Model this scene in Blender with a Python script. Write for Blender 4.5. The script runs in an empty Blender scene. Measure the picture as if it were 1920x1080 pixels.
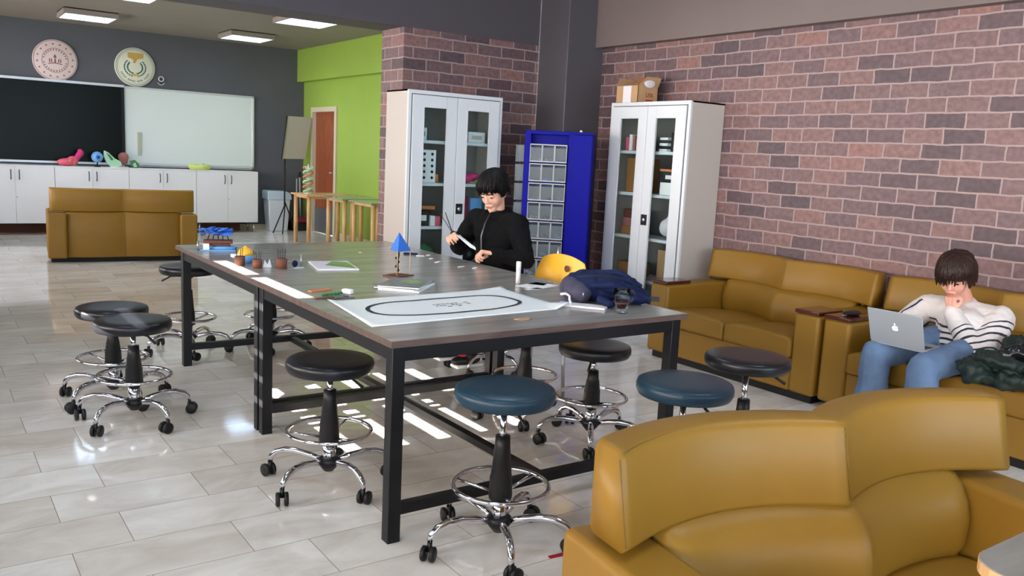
import bpy, bmesh, math, random
from mathutils import Vector, Matrix, Euler
random.seed(7)
PI = math.pi
C = bpy.context.scene.collection
scn = bpy.context.scene

# ------------------------------------------------------------------ camera, world, sun, exposure
cam = bpy.data.cameras.new('camera'); cam.sensor_width = 36.0; cam.lens = 1582.85 / 1920 * 36
cam.clip_start = 0.02; cam.clip_end = 200
co = bpy.data.objects.new('camera', cam); C.objects.link(co)
co.location = (0, 0, 1.4); co.rotation_euler = (1.41596258, -0.04890127, -0.6121919)
scn.camera = co
scn.view_settings.view_transform = 'Standard'; scn.view_settings.look = 'None'
scn.view_settings.gamma = 1.0; scn.view_settings.use_curve_mapping = False
scn.view_settings.exposure = 1.35
scn.cycles.max_bounces = 9; scn.cycles.diffuse_bounces = 4; scn.cycles.glossy_bounces = 4
scn.cycles.transmission_bounces = 8; scn.cycles.sample_clamp_indirect = 6.0
scn.cycles.use_denoising = True
w = bpy.data.worlds.new('sky'); scn.world = w; w.use_nodes = True
nt = w.node_tree; bg = nt.nodes['Background']
tc = nt.nodes.new('ShaderNodeTexCoord'); sx = nt.nodes.new('ShaderNodeSeparateXYZ'); nt.links.new(tc.outputs['Generated'], sx.inputs[0])
mr = nt.nodes.new('ShaderNodeMapRange'); mr.inputs[1].default_value = .1; mr.inputs[2].default_value = .85    # warm towards -x, cool towards -y
ng = nt.nodes.new('ShaderNodeMath'); ng.operation = 'MULTIPLY'; ng.inputs[1].default_value = -1; nt.links.new(sx.outputs[0], ng.inputs[0]); nt.links.new(ng.outputs[0], mr.inputs[0])
cr = nt.nodes.new('ShaderNodeValToRGB'); cr.color_ramp.elements[0].color = (.30, .40, .48, 1); cr.color_ramp.elements[1].color = (1.0, .90, .82, 1)
nt.links.new(mr.outputs[0], cr.inputs[0]); nt.links.new(cr.outputs[0], bg.inputs[0]); bg.inputs[1].default_value = 6.6
sd = bpy.data.lights.new('sun', 'SUN'); sd.energy = 32; sd.angle = math.radians(0.12); sd.color = (1.0, .93, .84)
so = bpy.data.objects.new('sun', sd); C.objects.link(so); so.location = (-8, 4, 6)
so.rotation_euler = Vector((-1.96, 0, 1.0)).to_track_quat('Z', 'Y').to_euler()

XL, XR, XG, YB, YF = -1.6, 5.18, 5.40, 13.8, -2.6     # left wall, brick wall, green wall, back wall, wall behind the camera

def portal(cx, cy, cz, sx, sy, rot):                  # tells the sampler where daylight comes in
    l = bpy.data.lights.new('window_daylight', 'AREA'); l.shape = 'RECTANGLE'; l.size = sx; l.size_y = sy
    l.cycles.is_portal = True
    o = bpy.data.objects.new('window_daylight', l); C.objects.link(o); o.location = (cx, cy, cz); o.rotation_euler = rot
WZ0, WZ1 = 0.85, 2.52
WIN = [(-2.2, 0.2), (0.5, 2.9), (3.2, 5.9), (7.2, 9.2), (9.5, 11.4), (11.7, 13.4)]
for a, b in WIN:
    portal(XL + .02, (a + b) / 2, (WZ0 + WZ1) / 2, WZ1 - WZ0, b - a, (0, -PI / 2, 0))
BWIN = [(-1.2, 1.6), (2.0, 4.8)]
for a, b in BWIN:
    portal((a + b) / 2, YF + .02, 1.6, b - a, 1.7, (PI / 2, 0, 0))

# ------------------------------------------------------------------ materials
def nodes(name):
    m = bpy.data.materials.new(name); m.use_nodes = True
    nt = m.node_tree; b = nt.nodes['Principled BSDF']
    return m, nt, b
def setp(b, **k):
    for a, v in k.items():
        b.inputs[a.replace('_', ' ')].default_value = v
def rgb(h):                                            # sRGB 0-255 -> linear
    return tuple(((c / 255) / 12.92 if c / 255 <= .04045 else ((c / 255 + .055) / 1.055) ** 2.4) for c in h) + (1,)
def mat(name, col, rough=.5, metal=0, var=.0, scale=20, bump=0, coat=0, trans=0, emit=0, sheen=0, spec=.5, stretch=(1, 1, 1), ior=1.45):
    m, nt, b = nodes(name)
    c = rgb(col)
    setp(b, Base_Color=c, Roughness=rough, Metallic=metal, Coat_Weight=coat, Transmission_Weight=trans, Sheen_Weight=sheen, IOR=ior)
    b.inputs['Specular IOR Level'].default_value = spec
    if emit:
        b.inputs['Emission Color'].default_value = c; b.inputs['Emission Strength'].default_value = emit
    if var or bump:
        tc = nt.nodes.new('ShaderNodeTexCoord'); mp = nt.nodes.new('ShaderNodeMapping'); mp.inputs['Scale'].default_value = stretch
        nz = nt.nodes.new('ShaderNodeTexNoise'); nz.inputs['Scale'].default_value = scale; nz.inputs['Detail'].default_value = 5
        nt.links.new(tc.outputs['Object'], mp.inputs[0]); nt.links.new(mp.outputs[0], nz.inputs['Vector'])
        if var:
            r = nt.nodes.new('ShaderNodeValToRGB'); r.color_ramp.elements[0].position = .3; r.color_ramp.elements[1].position = .7
            r.color_ramp.elements[0].color = tuple(x * (1 - var) for x in c[:3]) + (1,)
            r.color_ramp.elements[1].color = tuple(min(1, x * (1 + var)) for x in c[:3]) + (1,)
            nt.links.new(nz.outputs['Fac'], r.inputs[0]); nt.links.new(r.outputs[0], b.inputs['Base Color'])
        if bump:
            bp = nt.nodes.new('ShaderNodeBump'); bp.inputs['Strength'].default_value = bump; bp.inputs['Distance'].default_value = .01
            nt.links.new(nz.outputs['Fac'], bp.inputs['Height']); nt.links.new(bp.outputs[0], b.inputs['Normal'])
    return m

def brick_mat(name, axis):
    m, nt, b = nodes(name); L = nt.links.new; N = nt.nodes.new
    tc = N('ShaderNodeTexCoord'); sp = N('ShaderNodeSeparateXYZ'); cb = N('ShaderNodeCombineXYZ')
    L(tc.outputs['Object'], sp.inputs[0])
    if axis == 'both':
        ad = N('ShaderNodeMath'); ad.operation = 'ADD'; L(sp.outputs[0], ad.inputs[0]); L(sp.outputs[1], ad.inputs[1]); L(ad.outputs[0], cb.inputs[0])
    else:
        L(sp.outputs[1], cb.inputs[0])
    L(sp.outputs[2], cb.inputs[1])
    dn = N('ShaderNodeTexNoise'); dn.inputs['Scale'].default_value = 9; dn.inputs['Detail'].default_value = 3
    L(cb.outputs[0], dn.inputs['Vector'])
    mx = N('ShaderNodeMix'); mx.data_type = 'VECTOR'; mx.inputs[0].default_value = .018
    L(cb.outputs[0], mx.inputs[4]); L(dn.outputs['Color'], mx.inputs[5])
    bt = N('ShaderNodeTexBrick'); bt.inputs['Scale'].default_value = 1
    bt.inputs['Brick Width'].default_value = .25; bt.inputs['Row Height'].default_value = .093
    bt.inputs['Mortar Size'].default_value = .0065; bt.inputs['Mortar Smooth'].default_value = .35; bt.inputs['Bias'].default_value = -.1
    bt.inputs['Color1'].default_value = (0, 0, 0, 1); bt.inputs['Color2'].default_value = (1, 1, 1, 1); bt.inputs['Mortar'].default_value = (.5, .5, .5, 1)
    L(mx.outputs[1], bt.inputs['Vector'])
    rp = N('ShaderNodeValToRGB'); e = rp.color_ramp.elements
    e[0].position = 0; e[0].color = rgb((90, 74, 80)); e[1].position = 1; e[1].color = rgb((150, 108, 100))
    k = e.new(.3); k.color = rgb((114, 92, 96)); k = e.new(.55); k.color = rgb((124, 98, 98)); k = e.new(.8); k.color = rgb((136, 104, 101))
    L(bt.outputs['Color'], rp.inputs[0])
    n2 = N('ShaderNodeTexNoise'); n2.inputs['Scale'].default_value = 28; n2.inputs['Detail'].default_value = 6; L(cb.outputs[0], n2.inputs['Vector'])
    r2 = N('ShaderNodeValToRGB'); r2.color_ramp.elements[0].position = .3; r2.color_ramp.elements[1].position = .75
    r2.color_ramp.elements[0].color = (.68, .68, .70, 1); r2.color_ramp.elements[1].color = (1.16, 1.14, 1.16, 1); L(n2.outputs['Fac'], r2.inputs[0])
    mu = N('ShaderNodeMix'); mu.data_type = 'RGBA'; mu.blend_type = 'MULTIPLY'; mu.inputs[0].default_value = 1
    L(rp.outputs[0], mu.inputs[6]); L(r2.outputs[0], mu.inputs[7])
    mm = N('ShaderNodeMix'); mm.data_type = 'RGBA'; mm.inputs[7].default_value = rgb((158, 138, 138))
    L(bt.outputs['Fac'], mm.inputs[0]); L(mu.outputs[2], mm.inputs[6]); L(mm.outputs[2], b.inputs['Base Color'])
    setp(b, Roughness=.55)
    iv = N('ShaderNodeMath'); iv.operation = 'SUBTRACT'; iv.inputs[0].default_value = 1; L(bt.outputs['Fac'], iv.inputs[1])
    bp = N('ShaderNodeBump'); bp.inputs['Strength'].default_value = .35; bp.inputs['Distance'].default_value = .006
    L(iv.outputs[0], bp.inputs['Height']); L(bp.outputs[0], b.inputs['Normal'])
    return m

def floor_mat():
    m, nt, b = nodes('marble_tiles'); L = nt.links.new; N = nt.nodes.new
    tc = N('ShaderNodeTexCoord'); mp = N('ShaderNodeMapping'); mp.inputs['Location'].default_value = (-.045, .045, 0)
    L(tc.outputs['Object'], mp.inputs[0])
    bt = N('ShaderNodeTexBrick'); bt.inputs['Scale'].default_value = 1; bt.offset = .37; bt.offset_frequency = 2
    bt.inputs['Brick Width'].default_value = .53; bt.inputs['Row Height'].default_value = .278
    bt.inputs['Mortar Size'].default_value = .0016; bt.inputs['Mortar Smooth'].default_value = .1
    bt.inputs['Color1'].default_value = (0, 0, 0, 1); bt.inputs['Color2'].default_value = (1, 1, 1, 1); bt.inputs['Mortar'].default_value = (.5, .5, .5, 1)
    L(mp.outputs[0], bt.inputs['Vector'])
    rp = N('ShaderNodeValToRGB'); e = rp.color_ramp.elements
    e[0].color = rgb((222, 215, 207)); e[1].color = rgb((240, 238, 234)); k = e.new(.5); k.color = rgb((232, 228, 222))
    L(bt.outputs['Color'], rp.inputs[0])
    # veins, shifted from tile to tile
    va = N('ShaderNodeVectorMath'); va.operation = 'ADD'; vs = N('ShaderNodeVectorMath'); vs.operation = 'SCALE'; vs.inputs['Scale'].default_value = 7
    L(bt.outputs['Color'], vs.inputs[0]); L(mp.outputs[0], va.inputs[0]); L(vs.outputs[0], va.inputs[1])
    st = N('ShaderNodeMapping'); st.inputs['Scale'].default_value = (1.5, 3.0, 1); st.inputs['Rotation'].default_value = (0, 0, .25); L(va.outputs[0], st.inputs[0])
    n1 = N('ShaderNodeTexNoise'); n1.inputs['Scale'].default_value = 1.7; n1.inputs['Detail'].default_value = 8; n1.inputs['Roughness'].default_value = .62; n1.inputs['Distortion'].default_value = .8
    L(st.outputs[0], n1.inputs['Vector'])
    r1 = N('ShaderNodeValToRGB'); r1.color_ramp.elements[0].position = .34; r1.color_ramp.elements[1].position = .62
    r1.color_ramp.elements[0].color = (.76, .70, .645, 1); r1.color_ramp.elements[1].color = (1.06, 1.05, 1.04, 1); L(n1.outputs['Fac'], r1.inputs[0])
    mu = N('ShaderNodeMix'); mu.data_type = 'RGBA'; mu.blend_type = 'MULTIPLY'; mu.inputs[0].default_value = .7
    L(rp.outputs[0], mu.inputs[6]); L(r1.outputs[0], mu.inputs[7])
    mm = N('ShaderNodeMix'); mm.data_type = 'RGBA'; mm.inputs[7].default_value = rgb((160, 148, 136))
    L(bt.outputs['Fac'], mm.inputs[0]); L(mu.outputs[2], mm.inputs[6]); L(mm.outputs[2], b.inputs['Base Color'])
    setp(b, Roughness=.13); b.inputs['Specular IOR Level'].default_value = .55
    n3 = N('ShaderNodeTexNoise'); n3.inputs['Scale'].default_value = 3; L(tc.outputs['Object'], n3.inputs['Vector'])
    r3 = N('ShaderNodeMapRange'); r3.inputs[3].default_value = .035; r3.inputs[4].default_value = .11; L(n3.outputs['Fac'], r3.inputs[0]); L(r3.outputs[0], b.inputs['Roughness'])
    bp = N('ShaderNodeBump'); bp.inputs['Strength'].default_value = .08; bp.inputs['Distance'].default_value = .004
    L(n3.outputs['Fac'], bp.inputs['Height']); L(bp.outputs[0], b.inputs['Normal'])
    return m

def wood_mat(name, c0, c1, scale=3, stretch=(1, 12, 12), rough=.4, dist=1.2):
    m, nt, b = nodes(name); L = nt.links.new; N = nt.nodes.new
    tc = N('ShaderNodeTexCoord'); mp = N('ShaderNodeMapping'); mp.inputs['Scale'].default_value = stretch
    nz = N('ShaderNodeTexNoise'); nz.inputs['Scale'].default_value = scale; nz.inputs['Detail'].default_value = 7; nz.inputs['Distortion'].default_value = dist
    L(tc.outputs['Object'], mp.inputs[0]); L(mp.outputs[0], nz.inputs['Vector'])
    r = N('ShaderNodeValToRGB'); r.color_ramp.elements[0].position = .32; r.color_ramp.elements[1].position = .68
    r.color_ramp.elements[0].color = rgb(c0); r.color_ramp.elements[1].color = rgb(c1)
    L(nz.outputs['Fac'], r.inputs[0]); L(r.outputs[0], b.inputs['Base Color']); setp(b, Roughness=rough)
    return m

def band_mat(name, base, stripe, lines, axis=2, wob=.006, rough=.85):      # knitted stripes at given heights of the object's own axis
    m, nt, b = nodes(name); L = nt.links.new; N = nt.nodes.new
    tc = N('ShaderNodeTexCoord'); sp = N('ShaderNodeSeparateXYZ'); L(tc.outputs['Object'], sp.inputs[0])
    nz = N('ShaderNodeTexNoise'); nz.inputs['Scale'].default_value = 9; L(tc.outputs['Object'], nz.inputs['Vector'])
    w1 = N('ShaderNodeMath'); w1.operation = 'MULTIPLY_ADD'; w1.inputs[1].default_value = wob * 4; L(nz.outputs['Fac'], w1.inputs[0]); L(sp.outputs[axis], w1.inputs[2])
    prev = None
    for z, hw in lines:
        s = N('ShaderNodeMath'); s.operation = 'COMPARE'; s.inputs[1].default_value = z + wob * 2; s.inputs[2].default_value = hw; L(w1.outputs[0], s.inputs[0])
        if prev:
            a = N('ShaderNodeMath'); a.operation = 'MAXIMUM'; L(prev.outputs[0], a.inputs[0]); L(s.outputs[0], a.inputs[1]); prev = a
        else: prev = s
    mm = N('ShaderNodeMix'); mm.data_type = 'RGBA'; mm.inputs[6].default_value = rgb(base); mm.inputs[7].default_value = rgb(stripe)
    L(prev.outputs[0], mm.inputs[0]); L(mm.outputs[2], b.inputs['Base Color']); setp(b, Roughness=rough, Sheen_Weight=.2)
    bp = N('ShaderNodeBump'); bp.inputs['Strength'].default_value = .3; bp.inputs['Distance'].default_value = .004
    n2 = N('ShaderNodeTexNoise'); n2.inputs['Scale'].default_value = 160; L(tc.outputs['Object'], n2.inputs['Vector']); L(n2.outputs['Fac'], bp.inputs['Height']); L(bp.outputs[0], b.inputs['Normal'])
    return m

M = dict(
    floor=floor_mat(), brick=brick_mat('brick_wallpaper', 'y'), brick2=brick_mat('brick_wallpaper_stub', 'both'),
    wall=mat('slate_grey_paint', (90, 92, 100), .6, var=.04, scale=3), ceil=mat('grey_ceiling_paint', (142, 134, 126), .7, var=.03, scale=2),
    beam=mat('dark_beam_paint', (80, 76, 84), .6), beamr=mat('taupe_beam_paint', (120, 108, 106), .6, var=.03, scale=3),
    column=mat('column_paint', (84, 82, 88), .5), green=mat('lime_green_paint', (146, 176, 74), .45, var=.02, scale=3), cream=mat('off_white_paint', (214, 204, 188), .5),
    skirt=mat('pale_skirting', (200, 190, 165), .4), wallout=mat('outer_render', (160, 160, 160), .8),
    doorwood=wood_mat('reddish_door_wood', (112, 54, 30), (158, 86, 52), 4, (8, 8, 1), .35), kick=mat('grey_steel_plate', (128, 132, 140), .35, .6),
    blacksteel=mat('black_powder_steel', (20, 20, 24), .42, .2), topwood=wood_mat('grey_oak_laminate', (132, 128, 121), (158, 155, 148), 2.0, (1.2, 8, 8), .22, .6), topedge=wood_mat('brown_edge_band', (74, 57, 52), (100, 80, 73), 4, (1, 6, 6), .5),
    vinylblack=mat('black_vinyl', (20, 21, 26), .32, bump=.05, scale=200), vinylreflect=mat('black_vinyl_teal_reflection', (24, 54, 72), .36, bump=.05, scale=200), rubber=mat('black_plastic', (18, 18, 20), .45),  # teal tone puts the near seats' cool window reflection into the vinyl colour
    chrome=mat('chrome', (215, 215, 222), .09, 1), steel=mat('brushed_steel', (180, 180, 182), .3, 1),
    leather=mat('mustard_leather', (142, 105, 36), .42, var=.05, scale=4, bump=.06, spec=.4), darkbrown=mat('dark_mahogany', (74, 26, 18), .25, coat=.4), blackbase=mat('black_plinth', (18, 17, 17), .6),
    seam=mat('leather_seam', (112, 80, 24), .6), stitch=mat('dark_thread', (112, 84, 26), .7),
    cabwhite=mat('white_cabinet_enamel', (214, 220, 226), .3), cabside=mat('pale_grey_enamel', (190, 184, 178), .35), cabin=mat('cabinet_inside_grey', (140, 140, 138), .5), darkgap=mat('dark_gap', (70, 74, 80), .6),
    lowwhite=mat('white_laminate', (226, 226, 232), .3), glass=mat('clear_glass', (240, 250, 250), .03, trans=1.0, ior=1.12), plasticclear=mat('clear_plastic', (206, 216, 222), .18, trans=.86, ior=1.1),
    blue=mat('royal_blue_enamel', (2, 7, 138), .5, spec=.15), screen=mat('black_screen', (16, 20, 20), .3, spec=.2), boardwhite=mat('whiteboard_enamel', (218, 226, 226), .22), alu=mat('aluminium_rail', (214, 216, 222), .3, .3),
    lampbody=mat('lamp_housing', (150, 140, 135), .5), lampglow=mat('lamp_glow', (225, 240, 255), .5, emit=9), louver=mat('lamp_louver', (190, 200, 210), .3, .5),
    kraft=mat('kraft_cardboard', (186, 150, 112), .8, var=.06, scale=10), kraftdark=mat('cardboard_inside', (150, 104, 58), .8), white=mat('white_paper', (236, 238, 240), .6), label=mat('shipping_label', (225, 220, 228), .6), print=mat('red_brown_print', (150, 62, 44), .7),
    mapwhite=mat('white_vinyl_mat', (240, 246, 247), .5), ink=mat('black_ink', (34, 44, 52), .6), navy=mat('navy_fabric', (15, 28, 66), .8, var=.15, scale=30, bump=.25, spec=.3), purple=mat('purple_grey_fabric', (64, 62, 82), .8, var=.1, scale=40, bump=.2), 
    yellow=mat('yellow_plastic', (240, 182, 56), .35), orange=mat('orange_plastic', (206, 130, 80), .5), greenp=mat('green_plastic', (40, 120, 66), .5), brown=mat('brown_card', (110, 66, 52), .7), sky=mat('sky_blue_plastic', (110, 165, 220), .4), cobalt=mat('cobalt_blue_foam', (52, 112, 210), .6),
    tea=mat('black_tea', (46, 10, 6), .15), mugglass=mat('mug_glass', (240, 248, 250), .02, trans=1.0, ior=1.16), pink=mat('pink_model', (224, 96, 124), .45, var=.1, scale=30), magenta=mat('magenta_model', (200, 50, 116), .45), mint=mat('mint_green_model', (170, 214, 184), .5), darkgreen=mat('dark_green_model', (70, 120, 84), .5), rosy=mat('rosy_brown_model', (168, 106, 100), .5, var=.15, scale=60), lime=mat('lime_tray', (206, 220, 130), .45),
    palewood=wood_mat('pale_birch_wood', (196, 150, 100), (226, 186, 138), 4, (8, 8, 1), .45), greentop=mat('green_grey_glass_top', (130, 142, 124), .15), board=mat('flipchart_panel', (176, 176, 160), .6), bin=mat('white_bin_plastic', (212, 220, 230), .4), binlid=mat('pale_blue_lid', (190, 210, 228), .4),
    skin=mat('skin', (226, 172, 148), .5), skin2=mat('skin_rosy', (222, 164, 146), .5), lip=mat('lips', (184, 104, 96), .5), eye=mat('eye_dark', (30, 20, 18), .3), hairblack=mat('black_hair', (7, 6, 8), .55, spec=.25, bump=.2, scale=90), hairbrown=mat('dark_brown_hair', (44, 27, 22), .45, spec=.35, var=.3, scale=40, bump=.2),
    blackcloth=mat('black_jersey', (9, 9, 12), .9, var=.2, scale=15, bump=.15, spec=.2), greycloth=mat('grey_tee', (128, 128, 130), .9), zip=mat('zip_metal', (90, 90, 96), .35, .8), denim=mat('blue_denim', (100, 124, 158), .85, var=.16, scale=14, bump=.2), knit=mat('cream_knit', (226, 220, 218), .9, bump=.3, scale=150, sheen=.2),
    laptop=mat('silver_aluminium', (172, 180, 188), .35, .35), logo=mat('lit_logo', (245, 250, 255), .5, emit=1.2), keys=mat('black_keys', (30, 30, 32), .5), coat=mat('dark_green_quilt', (26, 42, 38), .55, var=.2, scale=9, bump=.3), gloss=mat('glossy_black_lining', (22, 24, 28), .18), red=mat('red_plastic', (180, 30, 45), .5), darkred=mat('dark_red_cloth', (130, 30, 60), .7),
    graypap=mat('grey_print_cover', (120, 124, 120), .4, var=.5, scale=25), greencov=mat('green_print_cover', (120, 158, 86), .4, var=.3, scale=25), emb1=mat('blush_plaque', (228, 208, 206), .4), emb1ink=mat('dark_rose_print', (142, 92, 98), .5), emb2=mat('ivory_plaque', (226, 226, 208), .4), teal=mat('teal_print', (66, 122, 118), .5), ochre=mat('ochre_print', (206, 168, 92), .5), greyink=mat('grey_print', (124, 146, 140), .5),
    rimgrey=mat('clear_rim', (168, 172, 180), .3), rope=mat('white_plastic', (230, 230, 232), .4),
)

# ------------------------------------------------------------------ mesh helpers
class MB:
    def __init__(s): s.bm = bmesh.new()
    def _add(s, verts, faces, smooth=False):
        vs = [s.bm.verts.new(v) for v in verts]
        for f in faces:
            try:
                ff = s.bm.faces.new([vs[i] for i in f]); ff.smooth = smooth
            except ValueError: pass
        return s
    def box(s, x0, y0, z0, x1, y1, z1, mx=None):
        v = [Vector(p) for p in ((x0, y0, z0), (x1, y0, z0), (x1, y1, z0), (x0, y1, z0), (x0, y0, z1), (x1, y0, z1), (x1, y1, z1), (x0, y1, z1))]
        if mx: v = [mx @ p for p in v]
        return s._add(v, [(0, 3, 2, 1), (4, 5, 6, 7), (0, 1, 5, 4), (1, 2, 6, 5), (2, 3, 7, 6), (3, 0, 4, 7)])
    def prism(s, poly, z0, z1, mx=None):
        n = len(poly); v = [Vector((p[0], p[1], z0)) for p in poly] + [Vector((p[0], p[1], z1)) for p in poly]
        if mx: v = [mx @ p for p in v]
        return s._add(v, [tuple(range(n - 1, -1, -1)), tuple(range(n, 2 * n))] + [(i, (i + 1) % n, n + (i + 1) % n, n + i) for i in range(n)])
    def tube(s, pts, r, seg=10, closed=False, cap=True):
        pts = [Vector(p) for p in pts]; n = len(pts); rs = r if isinstance(r, (list, tuple)) else [r] * n
        rings = []; up = None
        for i, p in enumerate(pts):
            if closed: t = pts[(i + 1) % n] - pts[i - 1]
            else: t = pts[min(i + 1, n - 1)] - pts[max(i - 1, 0)]
            t.normalize()
            if up is None:
                up = Vector((0, 0, 1)) if abs(t.z) < .9 else Vector((1, 0, 0))
            a = t.cross(up)
            if a.length < 1e-6: a = t.cross(Vector((0, 1, 0)))
            a.normalize(); b = a.cross(t).normalized(); up = b
            rings.append([p + (a * math.cos(2 * PI * k / seg) + b * math.sin(2 * PI * k / seg)) * rs[i] for k in range(seg)])
        v = [q for rg in rings for q in rg]; f = []
        for i in range(n if closed else n - 1):
            j = (i + 1) % n
            for k in range(seg):
                k2 = (k + 1) % seg; f.append((i * seg + k, i * seg + k2, j * seg + k2, j * seg + k))
        if cap and not closed:
            f.append(tuple(range(seg - 1, -1, -1))); f.append(tuple((n - 1) * seg + k for k in range(seg)))
        return s._add(v, f, True)
    def cyl(s, p0, p1, r0, r1=None, seg=16):
        return s.tube([p0, p1], [r0, r1 if r1 is not None else r0], seg)
    def lathe(s, prof, seg=32, c=(0, 0, 0), mx=None):      # prof: (radius, z), closed by caps where r = 0
        v = []; f = []; idx = []
        for r, z in prof:
            if r < 1e-6: idx.append([len(v)]); v.append(Vector((c[0], c[1], c[2] + z)))
            else:
                idx.append(list(range(len(v), len(v) + seg)))
                v += [Vector((c[0] + r * math.cos(2 * PI * k / seg), c[1] + r * math.sin(2 * PI * k / seg), c[2] + z)) for k in range(seg)]
        for a, b in zip(idx, idx[1:]):
            for k in range(seg):
                k2 = (k + 1) % seg
                if len(a) == 1 and len(b) == 1: continue
                if len(a) == 1: f.append((a[0], b[k2], b[k]))
                elif len(b) == 1: f.append((a[k], a[k2], b[0]))
                else: f.append((a[k], a[k2], b[k2], b[k]))
        if mx: v = [mx @ p for p in v]
        return s._add(v, f, True)
    def ell(s, c, r, rot=None, seg=20, rings=12):
        R = rot.to_matrix() if isinstance(rot, Euler) else (rot if rot is not None else Matrix.Identity(3))
        if not hasattr(r, '__len__'): r = (r, r, r)
        v = [Vector(c) + R @ Vector((0, 0, -r[2]))]; f = []
        for i in range(1, rings):
            t = PI * i / rings - PI / 2
            for k in range(seg):
                a = 2 * PI * k / seg
                v.append(Vector(c) + R @ Vector((r[0] * math.cos(t) * math.cos(a), r[1] * math.cos(t) * math.sin(a), r[2] * math.sin(t))))
        v.append(Vector(c) + R @ Vector((0, 0, r[2])))
        for k in range(seg):
            f.append((0, 1 + (k + 1) % seg, 1 + k))
            for i in range(rings - 2):
                a = 1 + i * seg; f.append((a + k, a + (k + 1) % seg, a + seg + (k + 1) % seg, a + seg + k))
            f.append((1 + (rings - 2) * seg + k, 1 + (rings - 2) * seg + (k + 1) % seg, len(v) - 1))
        return s._add(v, f, True)
    def cap(s, p0, p1, r0, r1=None, seg=14):              # round-ended tapered limb
        p0 = Vector(p0); p1 = Vector(p1); r1 = r0 if r1 is None else r1
        d = p1 - p0; L = d.length
        if L < 1e-5: return s.ell(p0, r0)
        q = d.to_track_quat('Z', 'Y').to_matrix().to_4x4(); q.translation = p0
        prof = [(0, -r0)] + [(r0 * math.sin(a), -r0 * math.cos(a)) for a in (PI / 8, PI / 4, 3 * PI / 8)] + [(r0, 0), (r1, L)] + [(r1 * math.cos(a), L + r1 * math.sin(a)) for a in (PI / 8, PI / 4, 3 * PI / 8)] + [(0, L + r1)]
        return s.lathe(prof, seg, mx=q)
    def chain(s, pts, rs):
        for i in range(len(pts) - 1): s.cap(pts[i], pts[i + 1], rs[i], rs[i + 1])
        return s
    def grid(s, fn, nu, nv, thick=None, smooth=True):      # fn(u,v) -> point ; closed solid when thick is a vector
        v = [Vector(fn(i / nu, j / nv)) for i in range(nu + 1) for j in range(nv + 1)]
        f = [(i * (nv + 1) + j, (i + 1) * (nv + 1) + j, (i + 1) * (nv + 1) + j + 1, i * (nv + 1) + j + 1) for i in range(nu) for j in range(nv)]
        if thick is not None:
            n = len(v); t = Vector(thick); v += [p - t for p in v]
            f2 = [tuple(n + k for k in reversed(q)) for q in f]; side = []
            W = nv + 1
            for i in range(nu):
                side.append((i * W, n + i * W, n + (i + 1) * W, (i + 1) * W)); a = i * W + nv; b = (i + 1) * W + nv; side.append((b, n + b, n + a, a))
            for j in range(nv):
                side.append((j + 1, n + j + 1, n + j, j)); a = nu * W + j; side.append((a, n + a, n + a + 1, a + 1))
            f = f + f2 + side
        return s._add(v, f, smooth)
    def build(s, name, material, parent=None, bevel=0, seg=2, mods=None, loc=None, kind=None, label=None):
        me = bpy.data.meshes.new(name)
        bmesh.ops.recalc_face_normals(s.bm, faces=s.bm.faces)
        s.bm.to_mesh(me); s.bm.free()
        o = bpy.data.objects.new(name, me); C.objects.link(o)
        me.materials.append(material if not isinstance(material, str) else M[material])
        if parent: o.parent = parent
        if loc: o.location = loc
        if bevel:
            b = o.modifiers.new('bevel', 'BEVEL'); b.width = bevel; b.segments = seg; b.limit_method = 'ANGLE'; b.angle_limit = math.radians(40)
            for p in me.polygons: p.use_smooth = True
            try: me.set_sharp_from_angle(angle=math.radians(60))
            except Exception: pass
            b.harden_normals = False
        if kind: o['kind'] = kind
        if label: o['label'] = label
        return o

def organic(o, voxel=.006, smooth=6, disp=0, size=.12, sub=0):
    m = o.modifiers.new('remesh', 'REMESH'); m.mode = 'VOXEL'; m.voxel_size = voxel; m.use_smooth_shade = True
    if smooth: m = o.modifiers.new('smooth', 'SMOOTH'); m.iterations = smooth; m.factor = .5
    if disp:
        t = bpy.data.textures.new('folds', 'CLOUDS'); t.noise_scale = size; t.noise_depth = 2
        m = o.modifiers.new('folds', 'DISPLACE'); m.texture = t; m.strength = disp; m.mid_level = .5
    return o
def thing(name, label, cat, loc=(0, 0, 0), rz=0, group=None):
    o = bpy.data.objects.new(name, None); C.objects.link(o); o.empty_display_size = .05
    o.location = loc; o.rotation_euler = (0, 0, rz); o['label'] = label; o['category'] = cat
    if group: o['group'] = group
    return o
def tag(o, label, cat, group=None):
    o['label'] = label; o['category'] = cat
    if group: o['group'] = group
    return o
def struct(name, mb, m, bevel=0, parent=None):
    return mb.build(name, m, parent, bevel=bevel, kind=None if parent else 'structure')
def text_mesh(body, size, mx, depth=.0008):
    cu = bpy.data.curves.new('lettering', 'FONT'); cu.body = body; cu.size = size; cu.extrude = depth; cu.align_x = 'CENTER'; cu.align_y = 'CENTER'
    o = bpy.data.objects.new('lettering', cu); C.objects.link(o)
    dg = bpy.context.evaluated_depsgraph_get(); me = bpy.data.meshes.new_from_object(o.evaluated_get(dg))
    C.objects.unlink(o); bpy.data.objects.remove(o); me.transform(mx)
    mb = MB(); mb.bm.from_mesh(me); return mb

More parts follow.
